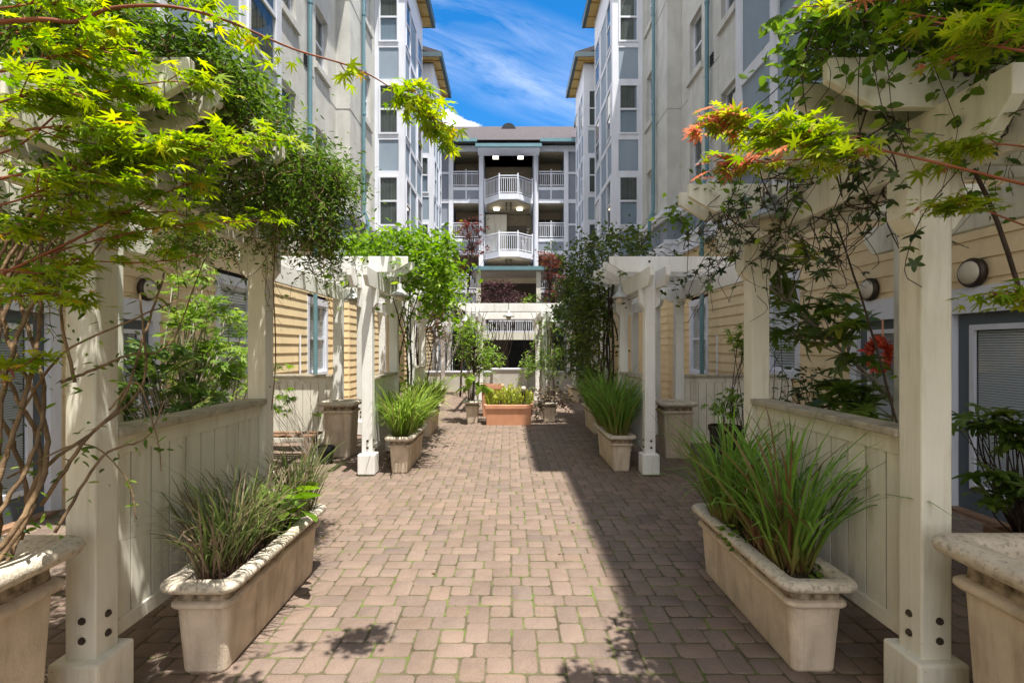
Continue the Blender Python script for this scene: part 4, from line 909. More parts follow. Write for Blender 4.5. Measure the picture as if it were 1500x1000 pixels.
def wreath():
    t = thing('door_wreath', 'red leaf wreath hanging on the right slate door', 'wreath', (4.66, 6.42, 1.62))
    n = 420; a = rng.uniform(0, 2*math.pi, n); rr = rng.uniform(0.09, 0.20, n); pos = np.stack([np.full(n, 4.66)+rng.normal(-0.02, 0.02, n), 6.42+rr*np.cos(a), 1.62+rr*np.sin(a)], 1)
    ax = np.stack([rng.normal(-0.4, 0.4, n), np.cos(a)+rng.normal(0, 0.5, n), np.sin(a)+rng.normal(0, 0.5, n)], 1); nm_ = np.array((-1.0, 0, 0))+rng.normal(0, 0.4, (n, 3))
    foliage('leaf_ring', RED, t, pos, ax, nm_, 0.07, T_OVAL, rng.random(n))
    MB().tube([(4.69, 6.42, 1.78), (4.69, 6.42, 2.06)], 0.012, 6).build('ribbon', TERRA, t)
wreath()
# ---------------------------------------------------------------- grasses
G_DRY = grass_mat('dry_grass', (0.12, 0.05, 0.045), (0.10, 0.14, 0.035), (0.19, 0.25, 0.07), (0.30, 0.20, 0.15))
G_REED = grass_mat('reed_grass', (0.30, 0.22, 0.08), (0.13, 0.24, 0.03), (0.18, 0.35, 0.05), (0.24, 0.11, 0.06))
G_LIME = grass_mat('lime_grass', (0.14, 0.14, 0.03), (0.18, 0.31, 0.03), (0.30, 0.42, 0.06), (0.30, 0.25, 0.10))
Z = 0.44
grass('fountain_grass', 'dry looking grass clump at the front of the near left planter', (-1.62, 2.93, Z), 0.22, 0.62, 300, G_DRY, 1.05, 0.011, 0.36, 'grass clumps in the near planters', rx=0.10)
grass('fountain_grass', 'grass clump in the middle of the near left planter, mixed with straw', (-1.60, 3.28, Z), 0.18, 0.58, 170, G_DRY, 1.1, 0.011, 0.36, 'grass clumps in the near planters', rx=0.10)
grass('fountain_grass', 'smaller grass clump at the back of the near left planter', (-1.56, 3.76, Z), 0.13, 0.62, 230, G_DRY, 0.7, 0.010, 0.25, 'grass clumps in the near planters', rx=0.10)
grass('fountain_grass', 'tall reed clump at the front of the near right planter', (1.62, 2.98, Z), 0.17, 1.00, 165, G_REED, 1.05, 0.020, 0.12, 'grass clumps in the near planters', rx=0.10)
grass('fountain_grass', 'tall reed clump at the back of the near right planter', (1.58, 3.66, Z), 0.17, 0.95, 170, G_REED, 1.1, 0.019, 0.12, 'grass clumps in the near planters', rx=0.10)
grass('dead_stalks', 'red brown dead stalks beside the front reed clump', (1.56, 3.10, Z), 0.14, 0.36, 130, grass_mat('dead_stalk', (0.16, 0.07, 0.04), (0.20, 0.09, 0.05), (0.25, 0.14, 0.08), (0.3, 0.2, 0.12)), 0.7, 0.006, 0.3, rx=0.09, cat='dead stalks')
gg = 'grass clumps along the sides farther off'
grass('fountain_grass', 'sunlit arching grass clump before the middle left pergola', (-1.48, 7.25, Z), 0.22, 0.84, 400, G_LIME, 1.15, 0.021, 0.08, gg, rx=0.14)
grass('fountain_grass', 'sunlit grass clump at the back of the middle left planter', (-1.50, 7.9, Z), 0.22, 0.82, 320, G_LIME, 1.1, 0.020, 0.06, gg, rx=0.14)
grass('fountain_grass', 'bright grass clump in the third planter on the left', (-1.62, 10.3, Z), 0.40, 0.85, 460, G_LIME, 1.05, 0.021, 0.06, gg, rx=0.16)
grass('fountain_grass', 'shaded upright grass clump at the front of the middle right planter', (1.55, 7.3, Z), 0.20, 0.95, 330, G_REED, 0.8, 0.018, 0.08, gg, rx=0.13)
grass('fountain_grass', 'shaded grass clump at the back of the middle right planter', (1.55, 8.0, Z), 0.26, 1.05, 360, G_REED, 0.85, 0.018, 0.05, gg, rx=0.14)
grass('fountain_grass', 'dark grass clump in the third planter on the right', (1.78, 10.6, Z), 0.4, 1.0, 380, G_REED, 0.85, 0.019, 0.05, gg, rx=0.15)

# ---------------------------------------------------------------- leaves
L_MAPLE = leaf_mat('maple_leaf', (0.13, 0.25, 0.012), (0.44, 0.50, 0.04), (0.50, 0.34, 0.05), trans=0.5, rough=0.5, spec=0.2)
L_MAPLER = leaf_mat('young_maple_leaf', (0.12, 0.23, 0.012), (0.44, 0.48, 0.05), (0.52, 0.20, 0.13), trans=0.5, rough=0.5, spec=0.2)
L_JAS = leaf_mat('jasmine_leaf', (0.045, 0.09, 0.015), (0.14, 0.23, 0.03), (0.28, 0.37, 0.06), trans=0.45, rough=0.45, spec=0.25)
L_AKEB = leaf_mat('round_vine_leaf', (0.06, 0.12, 0.018), (0.16, 0.26, 0.03), (0.30, 0.36, 0.06), trans=0.45)
L_LIGHT = leaf_mat('light_green_leaf', (0.12, 0.22, 0.03), (0.25, 0.37, 0.06), (0.42, 0.48, 0.12), trans=0.45)
L_SCHEF = leaf_mat('umbrella_leaf', (0.06, 0.115, 0.02), (0.13, 0.20, 0.03), (0.34, 0.34, 0.05), trans=0.35, rough=0.32, spec=0.45)
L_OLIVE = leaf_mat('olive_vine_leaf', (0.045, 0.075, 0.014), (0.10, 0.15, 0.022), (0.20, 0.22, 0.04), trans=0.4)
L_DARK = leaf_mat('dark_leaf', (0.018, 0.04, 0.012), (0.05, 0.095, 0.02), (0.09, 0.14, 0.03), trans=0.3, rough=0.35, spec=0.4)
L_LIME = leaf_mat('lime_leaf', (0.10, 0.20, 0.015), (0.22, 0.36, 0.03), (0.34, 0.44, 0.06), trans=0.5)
L_PURP = leaf_mat('purple_leaf', (0.045, 0.018, 0.028), (0.10, 0.04, 0.05), (0.10, 0.11, 0.05), trans=0.3)
L_REDM = leaf_mat('red_maple_leaf', (0.08, 0.022, 0.018), (0.17, 0.045, 0.032), (0.24, 0.15, 0.04), trans=0.4)
L_SUCC = leaf_mat('succulent_stem', (0.26, 0.34, 0.03), (0.46, 0.50, 0.06), (0.55, 0.50, 0.12), trans=0.25)
L_GERA = leaf_mat('geranium_leaf', (0.09, 0.10, 0.05), (0.24, 0.16, 0.11), (0.40, 0.17, 0.13), trans=0.3)
L_VARI = leaf_mat('variegated_leaf', (0.06, 0.13, 0.03), (0.16, 0.25, 0.05), (0.55, 0.56, 0.20), trans=0.3)

def maple(name_label, base, trunk, branches, m, leaf=0.057, per=12):
    """branches: (path control points, base radius, leafing start 0..1, leaves per metre, spread)."""
    t = thing('japanese_maple', name_label, 'maple tree', tuple(base)); b = MB(); tw = MB()
    tp = curve(trunk, 10); b.tube(tp, taper(len(tp), 0.055, 0.03), 9)
    pos = []; ax = []; rn = []
    for ctrl, r0, s0, dens, spr in branches:
        pth = curve(ctrl, 12); b.tube(pth, taper(len(pth), r0*0.62, 0.002), 6); L = np.linalg.norm(np.diff(pth, axis=0), axis=1).sum()
        n = max(3, int(L*(1-s0)*dens)); i0 = int(s0*(len(pth)-1)); q, tg = along(pth[i0:], n)
        for p, g in zip(q, tg):
            side = np.cross(g, (0, 0, 1.0)); side /= np.linalg.norm(side)+1e-6; sg = rng.choice((-1, 1))
            ln = spr*rng.uniform(0.3, 1.0); e = p + side*sg*ln*rng.uniform(0.5, 1) + g*ln*0.7 + np.array((0, 0, rng.normal(0.0, 0.16)*ln))
            w = curve([p, (p+e)/2+rng.normal(0, 0.01, 3), e], 4); tw.tube(w, taper(len(w), 0.003, 0.0012), 4)
            k = rng.integers(max(2, per//2), per+2); u = np.sqrt(rng.random(k))
            cc = p + (e-p)*u[:, None] + np.stack([rng.normal(0, 0.035, k), rng.normal(0, 0.035, k), rng.normal(0, 0.012, k)], 1)
            dirv = nrm(e-p)[None]*0.8 + rng.normal(0, 0.65, (k, 3))*np.array((1, 1, 0.35)); dirv[:, 2] -= 0.18
            pos.append(cc); ax.append(dirv); tip = (np.linalg.norm(p-pth[-1]) < 0.12) and m is L_MAPLER and pth[-1][0] < 1.0; rn.append(np.clip(rng.normal(0.42, 0.2, k), 0, 0.84) + (rng.random(k) < (0.55 if tip else 0.025)))
    pos = np.vstack(pos); ax = np.vstack(ax); rn = np.clip(np.concatenate(rn), 0, 1); n = len(pos)
    b.build('trunk', TWIG, t, smooth=True); tw.build('twig', TWIG, t)
    foliage('foliage', m, t, pos, ax, np.array((0, 0, 1.0))+rng.normal(0, 0.33, (n, 3)), leaf*rng.uniform(0.55, 1.15, n), T_MAPLE, rn)
    return t
def pp(*a): return [P(*q) for q in a]
maple('yellow green maple leaning in over the left pergola', (-3.5, 0.9, 0),
    [(-3.5, 0.9, 0), (-3.45, 0.95, 1.0), (-3.2, 1.2, 1.9), (-2.9, 1.45, 2.5), (-2.7, 1.6, 3.1)], [
    (pp((-220, 60, 1.7), (30, 30, 1.75), (110, 32, 1.8), (165, 12, 1.85), (250, 10, 1.9), (330, 30, 2.0), (430, 72, 2.1), (520, 100, 2.2), (580, 135, 2.3), (640, 190, 2.35)), 0.016, 0.46, 6, 0.12),
    (pp((575, 130, 2.28), (610, 150, 2.3), (650, 185, 2.35)), 0.004, 0.1, 75, 0.16),
    (pp((-200, 120, 1.7), (0, 105, 1.8), (90, 80, 1.85), (190, 68, 1.9)), 0.011, 0.35, 30, 0.20),
    (pp((-200, 20, 1.7), (0, 12, 1.8), (60, 5, 1.85), (130, 20, 1.9)), 0.008, 0.3, 26, 0.22),
    (pp((-220, 200, 1.6), (0, 150, 1.7), (70, 130, 1.75), (130, 150, 1.8)), 0.009, 0.3, 32, 0.20),
    (pp((-220, 320, 1.7), (0, 262, 1.8), (130, 240, 1.9), (250, 222, 1.95), (400, 205, 2.0)), 0.012, 0.42, 52, 0.15),
    (pp((-200, 260, 1.6), (0, 200, 1.75), (100, 185, 1.8), (170, 200, 1.85)), 0.009, 0.3, 28, 0.2),
    (pp((-220, 400, 1.8), (0, 345, 1.9), (110, 315, 1.95), (265, 310, 2.0)), 0.010, 0.35, 34, 0.17),
    (pp((-150, 470, 1.9), (60, 375, 1.95), (150, 330, 2.0), (220, 292, 2.0), (295, 262, 2.05)), 0.012, 0.90, 14, 0.08),
    (pp((60, 375, 1.95), (150, 350, 2.0), (260, 330, 2.05), (400, 322, 2.1)), 0.006, 0.25, 18, 0.12),
    (pp((-200, 480, 1.8), (0, 440, 1.9), (70, 430, 1.95), (110, 440, 2.0)), 0.008, 0.3, 20, 0.14),
    (pp((-200, 380, 1.8), (0, 395, 1.9), (60, 400, 1.95), (120, 385, 2.0)), 0.008, 0.3, 26, 0.16),
    (pp((-220, 240, 1.75), (0, 225, 1.85), (110, 150, 1.95), (240, 120, 2.0), (320, 130, 2.05)), 0.008, 0.4, 22, 0.15),
    (pp((-220, 330, 1.7), (0, 300, 1.75), (90, 270, 1.8), (190, 268, 1.9)), 0.008, 0.35, 26, 0.16),
    (pp((-200, 560, 1.9), (0, 560, 1.95), (20, 540, 1.95)), 0.005, 0.4, 16, 0.10),
    (pp((-160, 90, 2.0), (40, 40, 2.1), (150, 5, 2.15), (300, -10, 2.2)), 0.008, 0.3, 26, 0.16),
    (pp((60, 375, 1.95), (200, 385, 2.05), (300, 372, 2.1)), 0.005, 0.4, 14, 0.10)], L_MAPLE)
maple('yellow green maple with reddish tips reaching in over the right pergola', (3.6, 0.9, 0),
    [(3.6, 0.9, 0), (3.5, 1.0, 1.0), (3.3, 1.2, 1.9), (3.0, 1.4, 2.5), (2.8, 1.5, 3.1)], [
    (pp((1740, 330, 1.7), (1500, 270, 1.75), (1400, 245, 1.8), (1300, 222, 1.85), (1200, 200, 1.9), (1120, 192, 1.95), (1045, 180, 2.0)), 0.011, 0.62, 62, 0.13),
    (pp((1300, 222, 1.85), (1240, 230, 1.85), (1150, 235, 1.9), (1075, 245, 1.95)), 0.005, 0.25, 42, 0.11),
    (pp((1740, 60, 1.6), (1500, 40, 1.7), (1400, 30, 1.75), (1330, 20, 1.8)), 0.010, 0.25, 15, 0.18),
    (pp((1740, 100, 1.5), (1500, 75, 1.6), (1460, 65, 1.65), (1440, 60, 1.65)), 0.010, 0.4, 46, 0.16),
    (pp((1740, -20, 1.7), (1500, -10, 1.75), (1300, 0, 1.85), (1160, 12, 1.9)), 0.008, 0.45, 11, 0.13),
    (pp((1700, 260, 1.7), (1500, 215, 1.8), (1430, 215, 1.85), (1380, 225, 1.9)), 0.007, 0.35, 24, 0.14),
    (pp((1740, 420, 1.8), (1500, 330, 1.85), (1420, 300, 1.9), (1380, 300, 1.95)), 0.007, 0.3, 16, 0.12),
    (pp((1740, 560, 1.8), (1560, 470, 1.85), (1500, 440, 1.9), (1455, 430, 1.9)), 0.006, 0.45, 22, 0.10)], L_MAPLER)

def vine(name, label, cat, base, strands, ells, K, per, spread, size, tmpl, lm, bm, droop=0.35, tilt=0.7, runners=0, run_len=0.6, shell=0.2, group=None):
    """strands: (points, r0, r1, leaves per metre); ells: where the canopy mats; runners: thin shoots hanging out of it."""
    t = thing(name, label, cat, tuple(base), group); b = MB(); pos = []; rn = []
    for pts, r0, r1, dens in strands:
        w = curve(pts, 8); w = w + np.vstack([np.zeros(3), rng.normal(0, r0*0.22, (len(w)-2, 3)), np.zeros(3)]); b.tube(w, taper(len(w), r0, r1), 6)
        n = int(dens*np.linalg.norm(np.diff(w, axis=0), axis=1).sum())
        if n: q, _ = along(w, n); pos.append(q+rng.normal(0, 0.035, (n, 3))); rn.append(rng.random(n))
    if ells:
        c, p, r = clumpy(ells, K, per, spread, shell); pos.append(p); rn.append(r)
        near = [np.asarray(s[0][-1]) for s in strands] or [np.asarray(base)]
        for i in range(0, K-1, 2):
            d = np.linalg.norm(c - c[i], axis=1); j = np.argsort(d)[rng.integers(1, min(6, K))]
            b.tube(wander(c[i], c[j], 0.03, 4, 4, 0.02), 0.0035, 4)
        for _ in range(runners):
            q = c[rng.integers(K)]; L = run_len*rng.uniform(0.4, 1.2); e = q + np.array((rng.normal(0, 0.35*L), rng.normal(0, 0.35*L), -L*rng.uniform(0.4, 1)))
            w = wander(q, e, 0.05*L, 5, 5); b.tube(w, taper(len(w), 0.003, 0.0012), 4); n = int(18*L)
            if n: pq, _ = along(w, n); pos.append(pq+rng.normal(0, 0.012, (n, 3))); rn.append(rng.random(n))
    b.build('stem', bm, t, smooth=True); pos = np.vstack(pos); rn = np.concatenate(rn); n = len(pos); ax, nm_ = rand_orient(n, droop, tilt)
    foliage('foliage', lm, t, pos, ax, nm_, size*rng.uniform(0.6, 1.2, n), tmpl, rn)
    return t
# near left: twisted jasmine trunks out of the big planter, a heavy dark mat on the rafters
def twisted(base, top, k, r, turns, rad):
    out = []; base = np.asarray(base, float); top = np.asarray(top, float)
    for i in range(k):
        ph = 2*math.pi*i/k; n = 9; pts = []
        for j in range(n):
            t = j/(n-1); a = ph+turns*2*math.pi*t; q = base*(1-t)+top*t + np.array((0.10*math.sin(2.2*t*math.pi+0.5), 0.05*math.sin(3*t), 0))
            pts.append(q + rad*(1+0.5*math.sin(5*t+i))*np.array((math.cos(a), math.sin(a), 0)))
        out.append((pts, r*random.uniform(0.7, 1.2), r*0.6, 9))
    return out
st = twisted((-2.02, 1.85, 0.86), (-1.98, 2.24, 2.6), 8, 0.0115, 0.9, 0.075)
st += [([P(30, 790, 2.0), P(60, 690, 2.05), P(170, 600, 2.2), P(215, 480, 2.4), P(240, 400, 2.5)], 0.009, 0.005, 22),
       ([P(60, 740, 2.0), P(130, 640, 2.1), P(210, 560, 2.25), P(205, 430, 2.3)], 0.008, 0.004, 28),
       ([P(80, 780, 1.95), P(150, 670, 2.1), P(215, 640, 2.2), P(240, 590, 2.3)], 0.007, 0.003, 30),
       ([P(90, 560, 2.2), P(140, 540, 2.2), P(190, 520, 2.2), P(250, 500, 2.4), P(300, 380, 2.6)], 0.007, 0.003, 30),
       ([P(160, 600, 2.15), P(200, 560, 2.15), P(230, 640, 2.15), P(236, 690, 2.15)], 0.004, 0.002, 30),
       ([P(20, 620, 2.1), P(90, 520, 2.1), P(190, 470, 2.1), P(260, 440, 2.3)], 0.006, 0.003, 26), ([P(110, 560, 2.1), P(90, 440, 2.1), P(150, 350, 2.2)], 0.007, 0.004, 30), ([P(10, 700, 2.0), P(120, 650, 2.05), P(185, 700, 2.05), P(200, 760, 2.05)], 0.004, 0.002, 24),
       ([P(404, 330, 3.7), P(401, 420, 3.7), P(404, 520, 3.7), P(398, 600, 3.7)], 0.006, 0.004, 8)]
je = [((-2.4, 2.7, 2.98), (0.7, 0.8, 0.13)), ((-1.75, 2.6, 3.05), (0.45, 0.6, 0.15)), ((-2.2, 3.5, 3.02), (0.8, 0.7, 0.14)), ((-1.6, 3.7, 3.0), (0.42, 0.55, 0.22)), ((-1.7, 3.1, 3.22), (0.3, 0.4, 0.14)), ((-1.5, 3.2, 2.95), (0.25, 0.6, 0.14)), ((-1.55, 2.5, 2.98), (0.25, 0.4, 0.12)), ((-1.4, 3.75, 2.95), (0.2, 0.3, 0.2)),
      ((-1.45, 4.0, 2.70), (0.13, 0.28, 0.36)), ((-1.55, 3.9, 2.45), (0.10, 0.2, 0.22)), ((-1.45, 4.25, 2.4), (0.06, 0.12, 0.32)), ((-1.95, 2.25, 2.6), (0.26, 0.16, 0.36)), ((-2.2, 3.9, 2.55), (0.6, 0.3, 0.14)), ((-2.3, 2.45, 2.2), (0.25, 0.15, 0.25))]
je += [((-1.6, 2.28, 3.0), (0.32, 0.12, 0.10)), ((-1.45, 2.6, 2.98), (0.12, 0.35, 0.14)), ((-1.85, 2.35, 3.12), (0.5, 0.3, 0.16)), ((-1.5, 2.75, 3.1), (0.22, 0.5, 0.12)), ((-1.65, 2.95, 2.66), (0.3, 0.5, 0.2)), ((-1.5, 3.55, 2.62), (0.25, 0.4, 0.25)), ((-2.3, 2.2, 3.0), (0.5, 0.2, 0.2)), ((-1.35, 4.05, 3.0), (0.16, 0.3, 0.22))]
vine('jasmine_vine', 'dark green jasmine with tangled brown stems smothering the near left pergola', 'vine', (-2.02, 1.85, 0.86), st, je, 1350, 26, 0.085, 0.046, T_LANCE, L_JAS, BARK, runners=420, run_len=0.6)
# near right: thin twining vine with round leaflets
sr = [([(2.6, 2.2, 0.0), (2.5, 2.3, 1.2), (2.2, 2.35, 2.4), (2.0, 2.5, 2.95)], 0.012, 0.008, 4), ([(2.7, 3.2, 0.0), (2.5, 3.4, 1.5), (2.2, 3.5, 2.7)], 0.010, 0.006, 4)]
ae = [((1.9, 2.2, 3.14), (0.55, 0.45, 0.14)), ((1.9, 2.0, 3.3), (0.5, 0.35, 0.14)), ((1.5, 2.4, 3.15), (0.25, 0.3, 0.12)), ((2.3, 2.9, 3.05), (0.7, 0.8, 0.13)), ((1.8, 3.3, 3.02), (0.25, 0.4, 0.03)), ((1.55, 4.05, 2.96), (0.22, 0.3, 0.03)), ((2.0, 1.95, 2.95), (0.35, 0.3, 0.2)), ((1.45, 2.15, 3.1), (0.25, 0.25, 0.14)), ((1.6, 4.4, 2.85), (0.2, 0.2, 0.05)), ((1.3, 2.2, 3.05), (0.12, 0.2, 0.06))]
vine('twining_vine', 'thin stemmed vine with round leaflets hanging from the near right pergola', 'vine', (2.6, 2.2, 0), sr, ae, 330, 17, 0.10, 0.06, T_OVAL, L_AKEB, BARKD, runners=150, run_len=0.75)
def bare_tangle():
    t = thing('bare_vine', 'tangle of bare dark vine shoots hanging under the near right beams', 'vine', (1.9, 3.0, 2.7)); b = MB(); pos = []
    for _ in range(85):
        p = np.array((rng.uniform(1.5, 2.1), rng.uniform(2.3, 4.4), rng.uniform(2.55, 2.9))); e = p + np.array((rng.normal(0, 0.25), rng.normal(0, 0.3), -rng.uniform(0.1, 0.75)))
        w = wander(p, e, 0.07, 6, 4, -0.02); b.tube(w, taper(len(w), 0.0045, 0.0018), 4); q, _ = along(w, rng.integers(1, 9)); pos.append(q)
    b.build('stem', BARKD, t); pos = np.vstack(pos); n = len(pos); ax, nm_ = rand_orient(n, 0.3, 0.8)
    foliage('foliage', L_DARK, t, pos+rng.normal(0, 0.015, (n, 3)), ax, nm_, 0.042*rng.uniform(0.6, 1.2, n), T_FIVE, rng.random(n))
bare_tangle()
# shrubs in the side patios, seen over the rail panels
plant('light_shrub', 'light green maple leaved shrub before the left window', 'shrub', (-3.05, 4.75, 0.5), [((-2.95, 5.0, 1.75), (0.35, 0.35, 0.55)), ((-3.15, 5.1, 2.25), (0.22, 0.25, 0.25)), ((-2.75, 4.8, 1.45), (0.3, 0.3, 0.35))], 70, 13, 0.06, 0.072, T_MAPLE, L_LIGHT, BARKG, 0.022, droop=0.2, tilt=0.4)
plant('variegated_shrub', 'cream edged shrub between the left rail panel and the slate door', 'shrub', (-2.75, 4.25, 0.5), [((-2.85, 4.2, 1.35), (0.42, 0.28, 0.32)), ((-2.45, 4.1, 1.30), (0.25, 0.2, 0.22)), ((-3.2, 4.2, 1.55), (0.3, 0.2, 0.3))], 80, 2, 0.05, 0.12, T_WHORL, L_VARI, BARKG, 0.016, droop=-0.2, tilt=0.5)
plant('umbrella_plant', 'leggy umbrella plant with glossy leaves leaning behind the right rail panel', 'shrub', (3.0, 4.25, 0.5), [(P(1200, 470, 4.3), (0.32, 0.3, 0.22)), (P(1150, 400, 4.4), (0.24, 0.25, 0.25)), (P(1260, 560, 4.2), (0.22, 0.25, 0.25)), (P(1230, 620, 4.0), (0.22, 0.2, 0.15)), (P(1105, 380, 4.5), (0.16, 0.2, 0.15))], 76, 2, 0.06, 0.15, T_WHORL, L_SCHEF, BARKG, 0.022, droop=0.0, tilt=0.45, spine=[(2.95, 4.25, 0.5), P(1310, 600, 4.25), P(1250, 530, 4.3), P(1180, 465, 4.35), P(1120, 415, 4.4)])
plant('evergreen_shrub', 'low dark shrub close behind the right rail panel', 'shrub', (2.75, 4.45, 0.5), [(P(1180, 580, 4.5), (0.2, 0.2, 0.25)), (P(1215, 640, 4.5), (0.3, 0.2, 0.15))], 40, 8, 0.05, 0.075, T_LANCE, L_DARK, BARKD, 0.012)
plant('umbrella_plant', 'small umbrella plant in front of the blinds door at the right edge', 'shrub', (3.42, 3.4, 0.42), [(P(1440, 605, 3.4), (0.14, 0.12, 0.10)), (P(1410, 625, 3.3), (0.08, 0.1, 0.10)), (P(1490, 640, 3.3), (0.12, 0.1, 0.08)), (P(1470, 720, 3.2), (0.16, 0.12, 0.10))], 30, 2, 0.03, 0.12, T_WHORL, L_SCHEF, BARKD, 0.014, droop=0.0, tilt=0.4)
plant('ground_cover', 'small round leaved plants creeping at the foot of the right reeds', 'plant', (1.57, 3.3, Z), [((1.54, 3.36, Z+0.04), (0.12, 0.2, 0.05)), ((1.72, 2.82, Z+0.02), (0.08, 0.1, 0.03))], 40, 7, 0.025, 0.04, T_OVAL, L_AKEB, BARKD, 0.004, droop=0.1)
plant('broadleaf_plant', 'broad leaved plant between the left grass clumps', 'plant', (-1.55, 3.52, Z), [((-1.5, 3.5, Z+0.16), (0.14, 0.14, 0.14))], 12, 2, 0.03, 0.17, T_OVAL, L_LIME, BARKD, 0.006, droop=-0.1, tilt=0.6)

# middle left pergola: dark stem column, bright canopy
def column_vine(sx, x, y, label, lm, ells, K, per, size, base_r=0.02, tmpl=T_OVAL, runners=60, bm=BARKD, spread=0.07):
    s = []
    for i in range(9):
        a = 2*math.pi*i/9; o = 0.10*np.array((math.cos(a), math.sin(a), 0)); pts = [np.array((x, y, 0.0))+o, np.array((x+rng.normal(0, 0.05), y, 0.9))+o*1.2, np.array((x+rng.normal(0, 0.06), y, 1.7))+o*1.3, np.array((x+rng.normal(0, 0.25), y+rng.normal(0, 0.3), 2.75))]
        s.append((pts, base_r*random.uniform(0.5, 1), base_r*0.4, 4))
    return vine('climbing_vine', label, 'vine', (x, y, 0), s, ells, K, per, spread, size, tmpl, lm, bm, runners=runners, run_len=0.8)
column_vine(-1, -1.78, 8.75, 'bright green vine on dark stems covering the top of the sunlit middle pergola', L_LIME, [((-1.75, 7.5, 3.22), (0.75, 0.6, 0.2)), ((-1.35, 8.4, 2.95), (0.5, 0.8, 0.3)), ((-1.2, 9.2, 2.7), (0.25, 0.7, 0.35)), ((-2.3, 8.2, 3.25), (0.6, 0.7, 0.14)), ((-1.35, 8.0, 3.42), (0.5, 0.7, 0.2)), ((-1.25, 9.6, 3.2), (0.3, 0.6, 0.25))], 290, 9, 0.10, runners=210, spread=0.11)
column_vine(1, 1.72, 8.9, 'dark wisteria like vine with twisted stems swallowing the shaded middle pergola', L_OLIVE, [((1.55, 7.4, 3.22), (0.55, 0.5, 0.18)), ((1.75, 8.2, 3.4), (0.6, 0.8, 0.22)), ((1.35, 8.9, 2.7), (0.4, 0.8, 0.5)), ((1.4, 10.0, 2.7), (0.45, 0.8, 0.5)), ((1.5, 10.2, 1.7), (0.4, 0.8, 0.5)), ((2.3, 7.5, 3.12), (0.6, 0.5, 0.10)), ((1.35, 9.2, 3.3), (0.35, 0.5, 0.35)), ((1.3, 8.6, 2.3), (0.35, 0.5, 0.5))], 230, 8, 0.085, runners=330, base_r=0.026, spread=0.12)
column_vine(-1, -2.05, 12.0, 'red tinged vine climbing the third pergola on the left', L_GERA, [((-2.0, 11.2, 2.95), (0.6, 0.9, 0.2)), ((-1.75, 12.0, 2.3), (0.25, 0.5, 0.6))], 110, 12, 0.08, runners=40)
column_vine(1, 2.05, 12.3, 'dark vine climbing the third pergola on the right', L_DARK, [((1.95, 11.5, 3.0), (0.6, 0.9, 0.25)), ((1.6, 12.6, 2.4), (0.5, 0.7, 0.7)), ((1.8, 12.6, 1.4), (0.4, 0.5, 0.5))], 180, 14, 0.08, runners=50)
plant('slender_tree', 'slender light green tree rising above the left vines', 'tree', (-2.6, 13.5, 0), [((-2.2, 13.5, 3.9), (0.7, 0.7, 0.9)), ((-1.6, 13.6, 3.1), (0.6, 0.6, 0.6)), ((-1.5, 13.2, 4.4), (0.35, 0.4, 0.5))], 28, 8, 0.12, 0.085, T_OVAL, L_LIME, BARKG, 0.04, spine=[(-2.6, 13.5, 0), (-2.5, 13.5, 1.6), (-2.2, 13.5, 3.0), (-1.9, 13.5, 4.6)], trunk_name='trunk')
plant('red_maple', 'dark red maple on the left in front of the balconies', 'tree', (-1.7, 18.0, 0), [(P(690, 335, 18), (0.55, 0.5, 0.35)), (P(700, 365, 18), (0.45, 0.5, 0.3)), (P(672, 380, 18), (0.4, 0.5, 0.4))], 40, 8, 0.11, 0.10, T_MAPLE, L_REDM, BARKD, 0.04, spine=[(-1.7, 18, 0), (-1.6, 18, 2), (-1.4, 18, 4), (-1.2, 18, 5.8)], trunk_name='trunk')
plant('red_maple', 'dark red maple with a light green top on the right in front of the balconies', 'tree', (1.6, 18.0, 0), [(P(800, 382, 18), (0.55, 0.5, 0.3)), (P(818, 400, 18), (0.5, 0.5, 0.4)), (P(815, 430, 18), (0.5, 0.5, 0.5))], 58, 8, 0.11, 0.10, T_MAPLE, L_REDM, BARKD, 0.04, spine=[(1.6, 18, 0), (1.55, 18, 1.5), (1.5, 18, 3), (1.4, 18, 5)], trunk_name='trunk')
plant('slender_tree', 'thin lime green sapling top beside the right red maple', 'tree', (1.5, 18.8, 0), [(P(808, 362, 18.8), (0.2, 0.2, 0.4)), (P(835, 385, 18.8), (0.3, 0.2, 0.15))], 26, 9, 0.08, 0.09, T_OVAL, L_LIME, BARKG, 0.03, spine=[(1.5, 18.8, 0), (1.5, 18.8, 2.5), (1.55, 18.8, 4.5)], trunk_name='trunk')
plant('purple_smoke_bush', 'purple leaved bush behind the freestanding pergola', 'bush', (-0.7, 21.5, 0), [((-0.6, 21.6, 3.9), (1.1, 0.8, 0.75)), ((-1.5, 21.6, 3.3), (0.9, 0.7, 0.8)), ((0.3, 21.7, 3.5), (0.7, 0.6, 0.5))], 190, 16, 0.12, 0.085, T_OVAL, L_PURP, BARKD, 0.04, twig_every=12)
plant('green_bush', 'green bush right of the purple one behind the freestanding pergola', 'bush', (1.1, 21.6, 0), [((1.0, 21.5, 3.5), (0.6, 0.6, 0.5)), ((1.6, 21.6, 3.0), (0.7, 0.6, 0.8))], 110, 14, 0.11, 0.085, T_OVAL, L_LIGHT, BARKD, 0.04, twig_every=10)
plant('evergreen_tree', 'dark evergreen behind the farthest right pergola', 'tree', (2.7, 22.2, 0), [((2.3, 22.2, 3.6), (0.9, 0.7, 1.3)), ((2.9, 22.2, 2.4), (1.0, 0.8, 1.2)), ((2.2, 21.7, 2.0), (0.6, 0.6, 1.0))], 240, 16, 0.13, 0.09, T_OVAL, L_DARK, BARKD, 0.06, trunk_name='trunk', twig_every=8)
